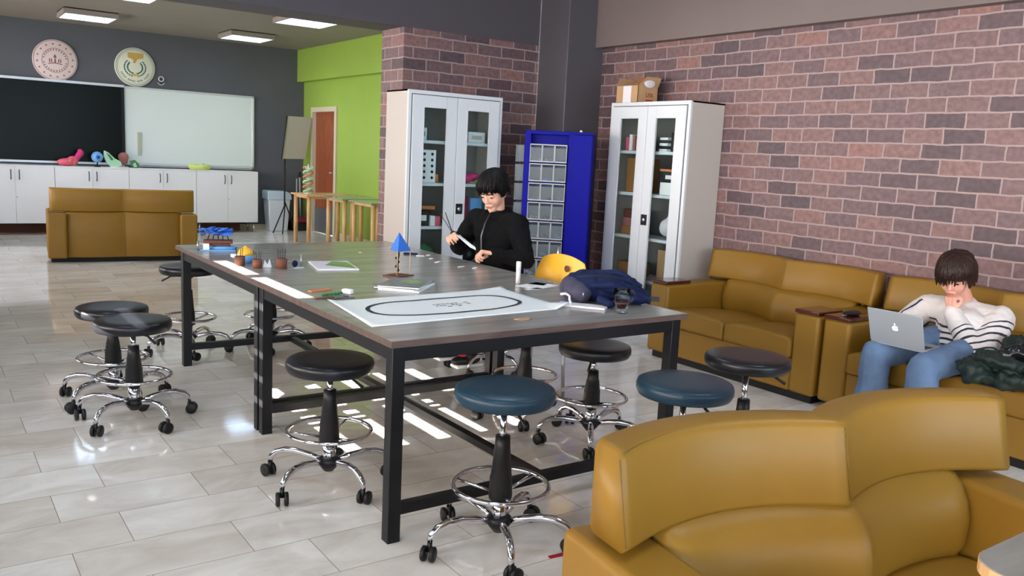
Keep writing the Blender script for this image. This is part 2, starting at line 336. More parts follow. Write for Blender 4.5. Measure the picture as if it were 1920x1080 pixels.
# ------------------------------------------------------------------ the room
struct('floor', MB().box(XL - .3, YF - .3, -.1, XG + .3, YB + .3, 0), 'floor')
struct('ceiling', MB().box(XL - .3, YF - .3, 3.4, XR + .4, 6.44, 3.6), 'ceil')
struct('ceiling_back', MB().box(XL - .3, 6.86, 2.95, XG + .3, YB + .3, 3.6), 'ceil')
struct('wall_back', MB().box(XL - .3, YB, 0, XG + .3, YB + .3, 2.95), 'wall')
struct('wall_right', MB().box(XR, YF - .3, 0, XR + .3, 6.44, 3.4), 'brick')
struct('wall_stub', MB().box(3.38, 6.45, 0, XG + .3, 6.85, 2.415), 'brick2')
struct('wall_front', MB().box(XL - .3, YF - .3, 0, XR + .3, YF, .75).box(XL - .3, YF - .3, 2.45, XR + .3, YF, 3.4)
       .box(XL - .3, YF - .3, .75, -1.2, YF, 2.45).box(1.6, YF - .3, .75, 2.0, YF, 2.45).box(4.8, YF - .3, .75, XR + .3, YF, 2.45), 'wall')
struct('trim_1', MB().box(XL, 6.445, 2.415, 4.78, 6.855, 3.6), 'beam')
struct('trim_2', MB().box(5.09, YF, 2.40, XR - .002, 6.02, 3.4), 'beamr')
struct('trim_3', MB().box(4.77, 6.02, 0, XR + .2, 6.445, 3.4), 'column', bevel=.008)
# green wall with its door opening and the beam above
DY0, DY1, DZ = 12.46, 13.36, 1.96
struct('wall_green', MB().box(XG, 6.85, 0, XG + .3, DY0, 2.95).box(XG, DY1, 0, XG + .3, YB, 2.95).box(XG, DY0, DZ, XG + .3, DY1, 2.95), 'green')
struct('trim_4', MB().box(5.28, 6.86, 2.44, XG - .001, YB - .001, 2.949), 'green')
struct('baseboard_back', MB().box(XL, YB - .02, 0, XG, YB - .001, .09), 'skirt')
struct('baseboard_green', MB().box(XG - .02, 6.86, 0, XG - .001, DY0 - .07, .09).box(XG - .02, DY1 + .07, 0, XG - .001, YB - .02, .09), 'skirt')
struct('baseboard_right', MB().box(XR - .015, YF, 0, XR - .001, 6.01, .07), 'beamr')
d1 = struct('door_1', MB().box(XG + .03, DY0 + .02, .01, XG + .07, DY1 - .02, DZ - .01), 'doorwood')
MB().box(XG - .03, DY0 - .06, 0, XG + .1, DY0 + .015, DZ - .0105).box(XG - .03, DY1 - .015, 0, XG + .1, DY1 + .06, DZ - .0105).box(XG - .03, DY0 - .06, DZ - .01, XG + .1, DY1 + .06, DZ + .065).build('door_frame', 'skirt', d1)
MB().box(XG + .022, DY0 + .03, .02, XG + .03, DY1 - .03, .42).build('kick_plate', 'kick', d1)
MB().cyl((XG + .03, DY0 + .12, 1.0), (XG - .03, DY0 + .12, 1.0), .012).cyl((XG - .03, DY0 + .12, 1.0), (XG - .03, DY0 + .24, 1.0), .01).build('door_handle', 'steel', d1)
# window wall to the left of the camera, with an added sun-blocking canopy outside
wl = MB().box(XL - .3, YF - .3, 0, XL, YB + .3, WZ0).box(XL - .3, YF - .3, WZ1, XL, YB + .3, 3.6)
ed = [YF - .3] + [v for ab in WIN for v in ab] + [YB + .3]
for i in range(0, len(ed), 2): wl.box(XL - .3, ed[i], WZ0, XL, ed[i + 1], WZ1)
struct('wall_left', wl, 'wall')
for i, (a, b) in enumerate(WIN):
    f = MB().box(XL - .2, a, WZ0, XL - .14, a + .05, WZ1).box(XL - .2, b - .05, WZ0, XL - .14, b, WZ1).box(XL - .2, a, WZ0, XL - .14, b, WZ0 + .05).box(XL - .2, a, WZ1 - .05, XL - .14, b, WZ1)
    if i != 2: f.box(XL - .2, (a + b) / 2 - .03, WZ0, XL - .14, (a + b) / 2 + .03, WZ1)
    else: f.box(XL - .2, 4.08, WZ0, XL - .14, 4.17, WZ1)
    struct('window_%d' % (i + 1), f, 'alu')
for i, (a, b) in enumerate(BWIN):
    struct('window_%d' % (i + 7), MB().box(a, YF - .2, .75, a + .05, YF - .14, 2.45).box(b - .05, YF - .2, .75, b, YF - .14, 2.45).box(a, YF - .2, .75, b, YF - .14, .8).box(a, YF - .2, 2.4, b, YF - .14, 2.45).box((a + b) / 2 - .03, YF - .2, .75, (a + b) / 2 + .03, YF - .14, 2.45), 'alu')
# unseen canopy added to block the sun, its gaps shaped for the sun strips
CZ = 2.75; SH = 5.39
gaps = [1.63, 1.865, 2.10, 2.33, 2.565, 2.835, 3.055]
gw = [.07, .065, .065, .05, .07, .075, .035]
cn = MB(); x0, x1 = -5.7, XL - .3
cn.box(x0, YF - 2, CZ, x1, 3.46, CZ + .003).box(x0, 4.72, CZ, x1, YB + 2, CZ + .003)
xs = [x0] + [v for g, q in zip(gaps, gw) for v in (g - SH - q / 2, g - SH + q / 2)] + [x1]
for i in range(0, len(xs), 2):
    if xs[i + 1] > xs[i]: cn.box(xs[i], 3.46, CZ, xs[i + 1], 4.72, CZ + .003)
cn.box(x0, 4.08, CZ, x1, 4.18, CZ + .003)
struct('added_sun_mask', cn, 'wallout')
struct('floor_outside', MB().box(-14, YF - 6, -.12, XL - .3, YB + 6, -.02), 'wallout')

# ------------------------------------------------------------------ ceiling lamps
def lamp(x, y, z, label, grp='square louvred lamps on the grey ceiling'):
    t = thing('ceiling_lamp', label, 'lamp', (x, y, z), 0, grp)
    MB().box(-.31, -.29, -.075, -.29, .29, 0).box(.29, -.29, -.075, .31, .29, 0).box(-.31, -.31, -.075, .31, -.29, 0).box(-.31, .29, -.075, .31, .31, 0).box(-.31, -.31, -.012, .31, .31, -.001).build('housing', 'lampbody', t)
    MB().box(-.285, -.285, -.045, .285, .285, -.03).build('diffuser', 'lampglow', t)
    l = MB()
    for i in range(1, 12): l.box(-.285, -.285 + i * .0475 - .002, -.074, .285, -.285 + i * .0475 + .002, -.048)
    for i in range(1, 4): l.box(-.285 + i * .1425 - .004, -.285, -.074, -.285 + i * .1425 + .004, .285, -.048)
    l.build('louvre', 'louver', t)
lamp(1.93, 12.35, 2.95, 'square louvred ceiling lamp above the left round emblem')
lamp(4.02, 10.22, 2.95, 'square louvred ceiling lamp nearest to the brick stub wall')
lamp(4.02, 12.50, 2.95, 'square louvred ceiling lamp above the green wall corner, farther of the right pair')
lamp(1.95, 10.05, 2.95, 'square louvred ceiling lamp cut by the top edge of the picture')
for x, y in ((.2, 1.2), (3.0, 1.2), (.2, 4.2), (3.0, 4.2)): lamp(x, y, 3.4, 'louvred ceiling lamp high over the ' + ('foreground sofa' if y < 2 and x > 1 else 'camera spot' if y < 2 else 'window side of the tables' if x < 1 else 'right side of the tables'))
t = thing('smoke_detector', 'small round smoke detector on the grey ceiling', 'detector', (2.76, 9.74, 2.95))
MB().lathe([(0, 0), (.055, 0), (.055, -.02), (.045, -.05), (0, -.055)], 24).build('base', 'rope', t)
MB().lathe([(.02, -.055), (.03, -.056), (.03, -.066), (0, -.07)], 20).build('sensor_cap', 'lampbody', t)

# ------------------------------------------------------------------ work tables
def work_table(y0, y1, label, legs, bary):
    t = thing('work_table', label, 'table', (2.055, (y0 + y1) / 2, 0), 0, 'work tables pushed end to end')
    h = (y1 - y0) / 2; X = .73
    MB().box(-X, -h, .723, X, h, .748).build('tabletop', 'topwood', t)
    MB().box(-X - .001, -h - .001, .7235, X + .001, -h + .0005, .7475).box(-X - .001, h - .0005, .7235, X + .001, h + .001, .7475).box(-X - .001, -h, .7235, -X + .0005, h, .7475).box(X - .0005, -h, .7235, X + .001, h, .7475).build('edge_band', 'topedge', t)
    la, lb = legs[0] - (y0 + y1) / 2, legs[1] - (y0 + y1) / 2; s = .024
    ap = MB(); ap.box(-.72, la - s, .673, .69, la + s, .7225).box(-.72, lb - s, .673, .69, lb + s, .7225).box(-.72, la, .673, -.675, lb, .7225).box(.65, la, .673, .69, lb, .7225)
    ap.build('apron', 'blacksteel', t)
    for x in (-.70, .67):
        for y in (la, lb): MB().box(x - s - .001, y - s - .001, 0, x + s + .001, y + s + .001, .7218).build('leg', 'blacksteel', t, bevel=.002)
    for y in (la, lb): MB().box(-.68, y - .017, .10, .65, y + .017, .14).build('stretcher', 'blacksteel', t)
    MB().box(-.045, la, .105, -.005, lb, .135).build('centre_rail', 'blacksteel', t)
work_table(2.554, 4.028, 'near grey-topped work table on black steel frame, carrying the white track mat', (2.58, 3.92), 0)
work_table(4.030, 5.505, 'far grey-topped work table on black steel frame, carrying the cups and ship model', (3.995, 5.375), 0)

# ------------------------------------------------------------------ stools
def stool(x, y, hz, ang, label, seatm='vinylblack', lever=0.6, tilt=(0, 0)):
    t = thing('swivel_stool', label, 'stool', (x, y, 0), math.radians(ang), 'black round swivel stools with chrome star bases')
    R = .180
    MB().lathe([(0, hz - .034), (R * .7, hz - .034), (R * .95, hz - .029), (R, hz - .012), (R, hz + .006), (R * .975, hz + .018), (R * .92, hz + .023), (R * .6, hz + .026), (0, hz + .024)], 48).build('seat', seatm, t)
    MB().lathe([(0, hz - .06), (.03, hz - .06), (.035, hz - .045), (.085, hz - .034), (.09, hz - .026), (0, hz - .026)], 24).build('seat_plate', 'rubber', t)
    a = lever; MB().tube([(.03 * math.cos(a), .03 * math.sin(a), hz - .045), (.11 * math.cos(a), .11 * math.sin(a), hz - .047), (.165 * math.cos(a), .165 * math.sin(a), hz - .075)], [.005, .005, .007], 8).build('lever', 'rubber', t)
    MB().cyl((0, 0, .35), (0, 0, hz - .05), .0125).build('gas_lift', 'chrome', t)
    bt = min(hz - .11, .42)
    MB().lathe([(0, .185), (.041, .185), (.043, .2), (.040, .26), (.041, .262), (.036, .285), (.037, .287), (.033, .31), (.034, .312), (.028, bt - .04), (.026, bt), (0, bt + .001)], 24).build('telescopic_cover', 'rubber', t)
    MB().lathe([(0, .08), (.027, .08), (.027, .187), (0, .187)], 24).build('column', 'chrome', t)
    rg = MB(); rg.tube([(.172 * math.cos(k * PI / 20), .172 * math.sin(k * PI / 20), .235) for k in range(40)], .009, 10, closed=True)
    for k in range(3):
        b = 2 * PI * k / 3 + .5; rg.cyl((.02 * math.cos(b), .02 * math.sin(b), .205), (.17 * math.cos(b), .17 * math.sin(b), .233), .006, seg=8)
    rg.lathe([(.0275, .19), (.036, .192), (.036, .215), (.0275, .217)], 20)
    rg.build('foot_ring', 'chrome', t)
    MB().lathe([(0, .06), (.02, .06), (.04, .085), (.046, .1), (.044, .115), (.03, .12), (0, .12)], 24).build('hub', 'rubber', t)
    for k in range(5):
        b = 2 * PI * k / 5; cx, sx = math.cos(b), math.sin(b)
        P = [(.03, .10), (.09, .118), (.15, .128), (.20, .126), (.24, .112), (.262, .09), (.268, .066)]
        lg = MB().tube([(r * cx, r * sx, z) for r, z in P], [.013, .014, .014, .0135, .013, .012, .011], 12).build('leg', 'chrome', t)
        cs = MB(); px, py = .268 * cx, .268 * sx; h2 = b + 1.1 + k * 1.3; ux, uy = math.cos(h2), math.sin(h2); px2, py2 = px + uy * .012, py - ux * .012
        for sgn in (-1, 1):
            a0 = Vector((px2 + sgn * ux * .008, py2 + sgn * uy * .008, .0275)); a1 = Vector((px2 + sgn * ux * .025, py2 + sgn * uy * .025, .0275))
            cs.tube([a0, a0.lerp(a1, .2), a0.lerp(a1, .8), a1], [.024, .0275, .0275, .022], 20)
        cs.cyl((px, py, .03), (px, py, .068), .009, seg=10)
        cs.build('caster', 'rubber', lg)
    return t
stool(.83, 4.80, .490, -144, 'black swivel stool at far left, partly behind the other left stool')
stool(.85, 4.38, .497, 4, 'black swivel stool standing free on the left, in front of its twin', lever=-1.2)
stool(1.37, 3.18, .520, 133, 'black swivel stool tucked at the left side of the near work table', lever=2.9)
stool(1.67, 2.35, .575, 101, 'black swivel stool, teal reflection painted on its seat, in the foreground, before the near table end', 'vinylreflect', lever=2.8)
stool(2.72, 3.08, .480, 14, 'black swivel stool under the right side of the near table', lever=3.6)
stool(2.31, 2.10, .585, 30, 'black swivel stool, teal reflection painted on its seat, just behind the foreground sofa, its foot hidden', 'vinylreflect', lever=-2.2)
stool(2.87, 2.27, .590, 50, 'dark navy swivel stool between the foreground sofa and the sofa by the brick wall', 'vinylblack', lever=-2.0)
stool(1.46, 5.74, .560, 118, 'black swivel stool behind the far left corner of the far table', lever=1)
stool(1.99, 5.66, .500, 176, 'black swivel stool at the far table end, seat hidden by the tabletop', lever=1)
stool(2.66, 3.57, .500, 20, 'black swivel stool pushed fully under the right side of the tables', lever=1)
stool(3.04, 4.47, .470, 62, 'black swivel stool the person in black sits on', lever=1)

# ------------------------------------------------------------------ sofas
SW, SD = 1.42, .78
def lobes(u, amp=.10):                                   # plan curve of the back: two hollows with a cusp between them
    k = (u * 2) % 1.0 if u < .999999 else 1.0
    if abs(u - .5) < 1e-9: k = 0
    return amp * (math.sin(PI * k) ** .8 if 0 < k < 1 else 0)
def sofa(x, y, rz, label, caps=True, headz=.78, amp=.10):
    t = thing('two_seat_sofa', label, 'sofa', (x, y, 0), rz, 'mustard leather two-seat sofas')
    W = SW / 2; aw = .175
    def curved(x0, x1, y0f, y0b, z0, z1, lean=0.0, n=48, rnd=.02, af=amp, ab=amp, m=6):
        # solid whose front and back both follow the plan curve, rounded along the top and bottom edges
        mb = MB(); prof = []
        T = 1
        zs = [z0 + rnd * .0, z0 + rnd * .35, z0 + rnd, z0 + (z1 - z0) * .5, z1 - rnd, z1 - rnd * .35, z1]
        ins = [rnd, rnd * .35, 0, 0, 0, rnd * .35, rnd]
        rings = []
        for i in range(n + 1):
            u = i / n; xx = x0 + (x1 - x0) * u
            e = 0
            if i == 0 or i == n: e = rnd * .8
            elif i == 1 or i == n - 1: e = rnd * .15
            xa = xx
            f = lobes(u, af); bk = lobes(u, ab)
            ring = []
            for z, d in zip(zs, ins): ring.append((xa, y0f + f + d + e + lean * (z - z0), z))
            for z, d in reversed(list(zip(zs, ins))): ring.append((xa, y0b + bk - d - e + lean * 0 * (z - z0), z))
            rings.append(ring)
        k = len(rings[0]); v = [p for r in rings for p in r]; fc = []
        for i in range(n):
            for j in range(k): fc.append((i * k + j, (i + 1) * k + j, (i + 1) * k + (j + 1) % k, i * k + (j + 1) % k))
        fc.append(tuple(range(k))); fc.append(tuple(n * k + j for j in reversed(range(k))))
        mb._add(v, fc, True); return mb
    MB().box(-W + .03, .04, 0, W - .03, SD - .10, .05).build('plinth', 'blackbase', t)
    MB().box(-W + aw, .012, .05, W - aw, .70, .255).build('front_panel', 'leather', t, bevel=.01)
    for s in (-1, 1):
        xa, xb = sorted((s * W, s * (W - aw)))
        a = MB().box(xa, 0, .05, xb, SD, .548).build('arm', 'leather', t, bevel=.022, seg=4)
        if caps: MB().box(xa + .004, -.008, .549, xb - .004, .24, .572).build('arm_cap', 'darkbrown', a, bevel=.006)
        MB().box(xa + .02 if s < 0 else xa - .001, .0, .06, (xb + .001) if s < 0 else xb - .02, .001, .061)
    for s in (-1, 1):
        xa, xb = (-W + aw + .003, -.003) if s < 0 else (.003, W - aw - .003)
        def top(u, v, xa=xa, xb=xb):
            q = math.sin(PI * u) ** .35 * math.sin(PI * min(1, .08 + v * .85)) ** .35 if 0 < u < 1 else 0
            return (xa + (xb - xa) * u, -.012 + .62 * v, .372 - .045 * v + .035 * q)
        g = MB().grid(top, 14, 14, (0, 0, .14)); nn = len(g.bm.verts); g.bm.verts.ensure_lookup_table()
        for vv in g.bm.verts[nn // 2:]: vv.co.z = .256
        g.build('seat_cushion', 'leather', t, bevel=.018, seg=3)
    # lower back cushion, bulging forward
    mb = MB(); n = 40; rings = []
    for i in range(n + 1):
        u = i / n; xx = -W + aw + .004 + (SW - 2 * aw - .008) * u; f = lobes(u, amp * .9); e = .03 if i in (0, n) else (.010 if i in (1, n - 1) else 0); ring = []
        ux = (xx + W) / SW; f = lobes(ux, amp * .9) 
        for z, d in ((.30, -.09), (.38, -.125), (.45, -.128), (.50, -.115), (.54, -.09), (.562, -.065), (.574, -.03)): ring.append((xx, .60 + f + d + e, z))
        ring += [(xx, .70, .574), (xx, .70, .30)]; rings.append(ring)
    k = 9; v = [p for r in rings for p in r]
    mb._add(v, [(i * k + j, (i + 1) * k + j, (i + 1) * k + (j + 1) % k, i * k + (j + 1) % k) for i in range(n) for j in range(k)] + [tuple(range(k)), tuple(n * k + j for j in reversed(range(k)))], True)
    mb.build('back_cushion', 'leather', t)
    curved(-W + .028, W - .028, .552, .715, .566, headz, lean=.22, rnd=.016, ab=amp * .92).build('headrest', 'leather', t)
    # stitched seams along the headrest top and down its middle
    st = MB()
    pts = [(-W + .04 + (SW - .08) * i / 48, .60 + lobes(i / 48, amp) + .012, headz - .0035) for i in range(49)]
    st.tube(pts, .0014, 5); st.tube([(.0, .556, .59), (0, .597, headz - .012)], .0014, 5)
    st.tube([(-W + .027, .562, .585), (-W + .027, .606, headz - .012)], .0012, 5)
    st.build('stitching', 'stitch', t)
    b = curved(-W + aw * .9, W - aw * .9, .70, SD - .06, .055, .562, rnd=.012, af=amp * .3, ab=amp * .6).build('back_panel', 'leather', t)
    MB().tube([(0, SD - .058, .07), (0, SD - .058, .555)], .002, 5).build('back_seam', 'seam', b)
    return t
sofa(4.36, 3.665, -PI / 2, 'mustard leather sofa against the brick wall, empty, beside the tall cabinet')
sofa(4.36, 2.215, -PI / 2, 'mustard leather sofa by the brick wall with the person and the coat on it')
rz = math.radians(-7.1)
ux, uy = math.cos(rz), math.sin(rz)
# foreground sofa: the headrest's left front corner stands at (1.21, 1.26)
ox, oy = 1.21 + ux * (SW / 2 - .028) + uy * .60, 1.26 + uy * (SW / 2 - .028) - ux * .60
sofa(ox, oy, rz, 'mustard leather sofa in the foreground at lower right, seen from its seat side', caps=False)
fs = sofa(2.01, 11.03, PI - .10, 'mustard leather sofa in the distance seen from behind, facing the white cupboards', caps=False, headz=.82, amp=.06)
fs.scale = (1.09, 1, 1)

# ------------------------------------------------------------------ tall cabinets with glass doors
def tall_cabinet(x, y, rz, label):
    t = thing('glass_door_cabinet', label, 'cabinet', (x, y, 0), rz, 'tall white steel cabinets with glazed doors')   # local: x along the front, y into the depth
    W, D, H = .892, .375, 1.88
    b = MB(); b.box(0, .02, .0, .012, D, H).box(W - .012, .02, 0, W, D, H).box(0, .02, H - .012, W, D, H)
    b.build('side_panels', 'cabside', t)
    MB().box(.012, D - .012, .07, W - .012, D, H - .012).box(.012, .02, .07, W - .012, D - .012, .085).build('back_panel', 'cabin', t)
    MB().box(0, 0, 0, W, .022, .075).box(0, 0, H - .03, W, .022, H).box(0, 0, .075, .028, .022, H - .03).box(W - .028, 0, .075, W, .022, H - .03).build('front_frame', 'cabwhite', t, bevel=.002)
    for z in (1.482, 1.14, .787, .44): MB().box(.014, .05, z - .012, W - .014, D - .014, z + .012).build('shelf', 'cabwhite', t)
    for i in (0, 1):
        xa = .034 + i * .414; xb = xa + .410
        wa, wb = (xa + .105, xb - .098) if i == 0 else (xa + .098, xb - .100)
        dr = MB().box(xa, -.012, .08, wa, .006, H - .036).box(wb, -.012, .08, xb, .006, H - .036).box(wa, -.012, .08, wb, .006, .17).box(wa, -.012, 1.749, wb, .006, H - .036).build('door', 'cabwhite', t, bevel=.003)
        MB().box(wa - .002, -.004, .168, wb + .002, -.001, 1.751).build('glass_pane', 'glass', dr)
        ft = MB()
        for (p, q) in ((wa - .004, wa), (wb, wb + .004)): ft.box(p, -.0135, .166, q, -.012, 1.753)
        ft.box(wa, -.0135, 1.749, wb, -.012, 1.753).box(wa, -.0135, .166, wb, -.012, .17); ft.build('pane_bead', 'alu', dr)
        if i == 1:
            h = MB().box(xa + .012, -.018, .905, xa + .074, -.012, .99).build('lock_plate', 'rubber', dr)
            MB().lathe([(0, 0), (.018, 0), (.02, .004), (.012, .012), (0, .012)], 20, mx=Matrix.Translation((xa + .043, -.018, .948)) @ Matrix.Rotation(PI / 2, 4, 'X')).build('lock_knob', 'steel', h)
    MB().box(.028, -.002, .08, .034, .004, H - .036).box(.4440, -.002, .08, .448, .004, H - .036).box(W - .034, -.002, .08, W - .028, .004, H - .036).box(.03, -.002, H - .036, W - .03, .004, H - .03).build('door_gaps', 'darkgap', t)
    return t
tall_cabinet(3.20, 6.0, 0, 'tall glass door cabinet against the brick stub wall, behind the person in black')
tall_cabinet(4.80, 5.425, -PI / 2, 'tall glass door cabinet against the long brick wall, cardboard box on top')
def on_shelf(cab, name, x, y, z, w, d, h, m, label, cat, top=None):
    # contents of a cabinet: a thing of its own placed in the cabinet's frame
    if cab == 0: P = Vector((3.20 + x, 6.0 + y, z)); r = 0
    else: P = Vector((4.80 + y, 5.425 - x, z)); r = -PI / 2
    o = MB()
    if name in ('jar', 'tin', 'bottle', 'roll'):
        o.lathe([(0, 0), (w / 2, 0), (w / 2, h * .75), (w * .3, h * .88), (w * .3, h), (0, h)] if name == 'bottle' else [(0, 0), (w / 2, 0), (w / 2, h * .94), (w * .46, h), (0, h)], 20)
    elif name in ('plastic_bag', 'toy', 'bundle'):
        for k in range(7): o.ell(((random.random() - .5) * w * .6, (random.random() - .5) * d * .5, h * (.3 + .4 * random.random())), (w * .28, d * .3, h * .3))
    else: o.box(-w / 2, -d / 2, 0, w / 2, d / 2, h)
    q = o.build(name, m, None, bevel=0 if name in ('jar', 'tin', 'bottle', 'roll', 'plastic_bag', 'toy', 'bundle') else .003)
    if name in ('plastic_bag', 'toy', 'bundle'): organic(q, .01, 4)
    q.location = P; q.rotation_euler = (0, 0, r + random.uniform(-.08, .08)); tag(q, label, cat)
    if top:
        zz = h * .5; MB().box(-w * .3, -d / 2 - .001, zz - h * .18, w * .3, -d / 2, zz + h * .18).build('label', top, q)
    return q
on_shelf(0, 'box', .195, .16, 1.495, .09, .09, .10, 'white', 'small white box with grey label, left cabinet top shelf behind left pane', 'box', 'greyink')
on_shelf(0, 'jar', .26, .2, 1.495, .07, .07, .17, 'plasticclear', 'clear jar beside the small white box on left cabinet top shelf', 'jar')
on_shelf(0, 'box', .71, .16, 1.495, .17, .12, .09, 'white', 'wide white box on the left cabinet top shelf behind the right pane', 'box', 'cabside')
q = on_shelf(0, 'carton', .255, .16, 1.153, .14, .12, .265, 'white', 'tall white carton with black dots, left cabinet second shelf', 'box')
dt = MB()
for i in range(5):
    for j in range(2): dt.lathe([(0, 0), (.012, 0), (.012, .0015), (0, .0015)], 12, mx=Matrix.Translation((-.035 + j * .07, -.0605, .04 + i * .048)) @ Matrix.Rotation(PI / 2, 4, 'X'))
dt.build('printed_dots', 'ink', q)
on_shelf(0, 'tin', .335, .12, 1.153, .05, .05, .07, 'orange', 'orange tin beside the tall dotted carton', 'tin')
on_shelf(0, 'toy', .67, .15, 1.153, .16, .12, .10, 'magenta', 'pink rounded toy on the left cabinet second shelf, right pane', 'toy')
on_shelf(0, 'box', .72, .28, 1.153, .2, .1, .055, 'lime', 'pale green flat box beside the pink toy', 'box')
on_shelf(0, 'box', .20, .15, .80, .13, .15, .13, 'rubber', 'black electronics box on left cabinet third shelf', 'box', 'white')
on_shelf(0, 'box', .22, .16, .9315, .22, .12, .03, 'orange', 'flat orange brown box lying on the black electronics box', 'box')
on_shelf(0, 'book', .285, .1, .80, .045, .09, .085, 'white', 'white booklet pack at front of left cabinet third shelf', 'booklet pack')
on_shelf(0, 'book', .335, .1, .80, .045, .09, .08, 'pink', 'pink and white booklet pack beside the white one', 'booklet pack')
on_shelf(0, 'box', .74, .17, .80, .12, .12, .23, 'sky', 'tall blue box on the left cabinet third shelf behind the right pane', 'box')
on_shelf(0, 'box', .62, .17, .80, .09, .12, .24, 'darkred', 'dark red and black box beside the tall blue box', 'box')
on_shelf(0, 'bundle', .25, .18, .452, .26, .18, .22, 'darkgreen', 'dark green bundle low in the left cabinet', 'bundle')
on_shelf(0, 'bundle', .67, .18, .452, .24, .18, .2, 'rubber', 'black bundle low in the left cabinet, right side', 'bundle')
# second cabinet
on_shelf(1, 'bottle', .225, .21, 1.495, .045, .045, .17, 'greenp', 'green capped bottle at top of the right cabinet', 'bottle')
for k, (m, hh) in enumerate((('pink', .11), ('white', .13), ('rosy', .12), ('orange', .10), ('white', .12))):
    on_shelf(1, 'packet', .155 + k * .042, .10, 1.495, .032, .08, hh, m, ['pink', 'white narrow', 'rosy brown', 'orange', 'white wide'][k] + ' packet in the row on the right cabinet top shelf', 'packet')
for k in range(3):
    on_shelf(1, 'tray', .575, .12, 1.495 + k * .045, .09, .12, .02, 'white', ['lowest', 'middle', 'topmost'][k] + ' small white tray stacked on the right cabinet top shelf', 'tray')
    if k: MB()
on_shelf(1, 'book', .66, .14, 1.495, .05, .12, .15, 'keys', 'dark upright book on right cabinet top shelf', 'book')
on_shelf(1, 'tin', .74, .12, 1.495, .05, .05, .13, 'purple', 'purple tin at the right end of the right cabinet top shelf', 'tin')
on_shelf(1, 'carton', .24, .18, 1.153, .22, .16, .28, 'kraftdark', 'brown carton on the right cabinet second shelf, left pane', 'box')
on_shelf(1, 'carton', .67, .16, 1.153, .24, .16, .1, 'white', 'white carton on right cabinet second shelf, lowest of the stack', 'box')
on_shelf(1, 'box', .66, .16, 1.2535, .22, .14, .085, 'keys', 'dark box with white label stacked on the white carton', 'box', 'white')
on_shelf(1, 'box', .66, .16, 1.339, .25, .15, .02, 'orange', 'thin orange brown box topping the stack behind the right pane', 'box')
for k in range(3):
    on_shelf(1, 'carton', .22, .16, .80 + k * .071, .2 - k * .02, .14, .07, ('kraftdark', 'rosy', 'brown')[k], ['lowest brown', 'middle rosy', 'topmost dark brown'][k] + ' carton stacked on the right cabinet third shelf', 'box')
on_shelf(1, 'plastic_bag', .67, .17, .80, .26, .2, .22, 'label', 'crumpled pale plastic bag on right cabinet third shelf', 'bag')
on_shelf(1, 'carton', .23, .16, .452, .22, .16, .12, 'kraftdark', 'small brown carton low in the right cabinet, left side', 'box')
on_shelf(1, 'carton', .67, .19, .452, .24, .15, .26, 'kraft', 'large brown carton low in the right cabinet, right side', 'box')

# cardboard box on top of the right cabinet
t = thing('cardboard_box', 'open cardboard box with white label on top of the right tall cabinet', 'box', (4.93, 5.27, 1.881), 0)
bx = MB()
hx, hy, hh, th = .11, .13, .135, .004
bx.box(-hx, -hy, 0, hx, hy, th).box(-hx, -hy, 0, -hx + th, hy, hh).box(hx - th, -hy, 0, hx, hy, hh).box(-hx, -hy, 0, hx, -hy + th, hh).box(-hx, hy - th, 0, hx, hy, hh)
bx.build('body', 'kraft', t)
MB()._add([(hx, -hy, hh), (hx, hy, hh), (hx + .005, hy, hh + .085), (hx + .005, -hy, hh + .085), (hx + .004, -hy, hh), (hx + .004, hy, hh), (hx + .009, hy, hh + .085), (hx + .009, -hy, hh + .085)], [(0, 1, 2, 3), (7, 6, 5, 4), (0, 4, 5, 1), (1, 5, 6, 2), (2, 6, 7, 3), (3, 7, 4, 0)]).build('flap', 'kraftdark', t)
for sy in (-1, 1):
    y0 = sy * hy; MB()._add([(-hx, y0, hh), (hx, y0, hh), (hx, y0 + sy * .03, hh + .07), (-hx + .06, y0 + sy * .03, hh + .07), (-hx, y0 + sy * .004, hh), (hx, y0 + sy * .004, hh), (hx, y0 + sy * .034, hh + .07), (-hx + .06, y0 + sy * .034, hh + .07)], [(0, 1, 2, 3), (7, 6, 5, 4), (0, 4, 5, 1), (1, 5, 6, 2), (2, 6, 7, 3), (3, 7, 4, 0)]).build('flap', 'kraft', t)
MB().box(-hx - .001, -.05, .0, -hx, .045, hh - .002).build('label', 'label', t)
MB().ell((.0, -hy - .015, hh + .02), (.06, .012, .035)).build('plastic_wrap', 'label', t)
text_mesh('USK', .05, Matrix.Translation((.02, -hy - .001, .062)) @ Matrix.Rotation(PI / 2, 4, 'X')).build('printing', 'print', t)
MB().box(-.02, -hy - .0012, .015, .06, -hy - .0002, .028).build('printing', 'print', t)

# ------------------------------------------------------------------ blue parts organiser
t = thing('parts_organiser', 'blue steel parts organiser with columns of clear plastic bins', 'organiser', (4.05, 5.60, 0), math.radians(-44))
OW, OD, OH = .545, .36, 1.615
MB().box(0, 0, 0, .035, OD, OH).box(.035, .10, .06, OW, .11, OH - .02).box(OW - .19, 0, 0, OW, OD, OH - .012).box(0, 0, OH - .03, OW, OD, OH).box(0, 0, 0, OW, OD, .06).build('cabinet_body', 'blue', t, bevel=.003)
MB().box(.01, -.006, 0.0, .05, 0, OH).build('corner_post', 'blue', t)
MB().ell((OW - .10, .06, OH + .008), (.012, .012, .010)).build('cap_nut', 'rope', t)
def clear_bin(w, d, h, fill):
    m = MB(); e = .0025
    m.box(-w / 2, 0, 0, w / 2, d, e).box(-w / 2, 0, 0, -w / 2 + e, d, h).box(w / 2 - e, 0, 0, w / 2, d, h).box(-w / 2, 0, 0, w / 2, e, h * .8).box(-w / 2, 0, h - .006, w / 2, .008, h).box(-w / 2, d - e, 0, w / 2, d, h)
    return m
bw, bh = .100, .155
fillm = ('steel', 'rubber', 'label', 'sky', 'cabin', 'navy')
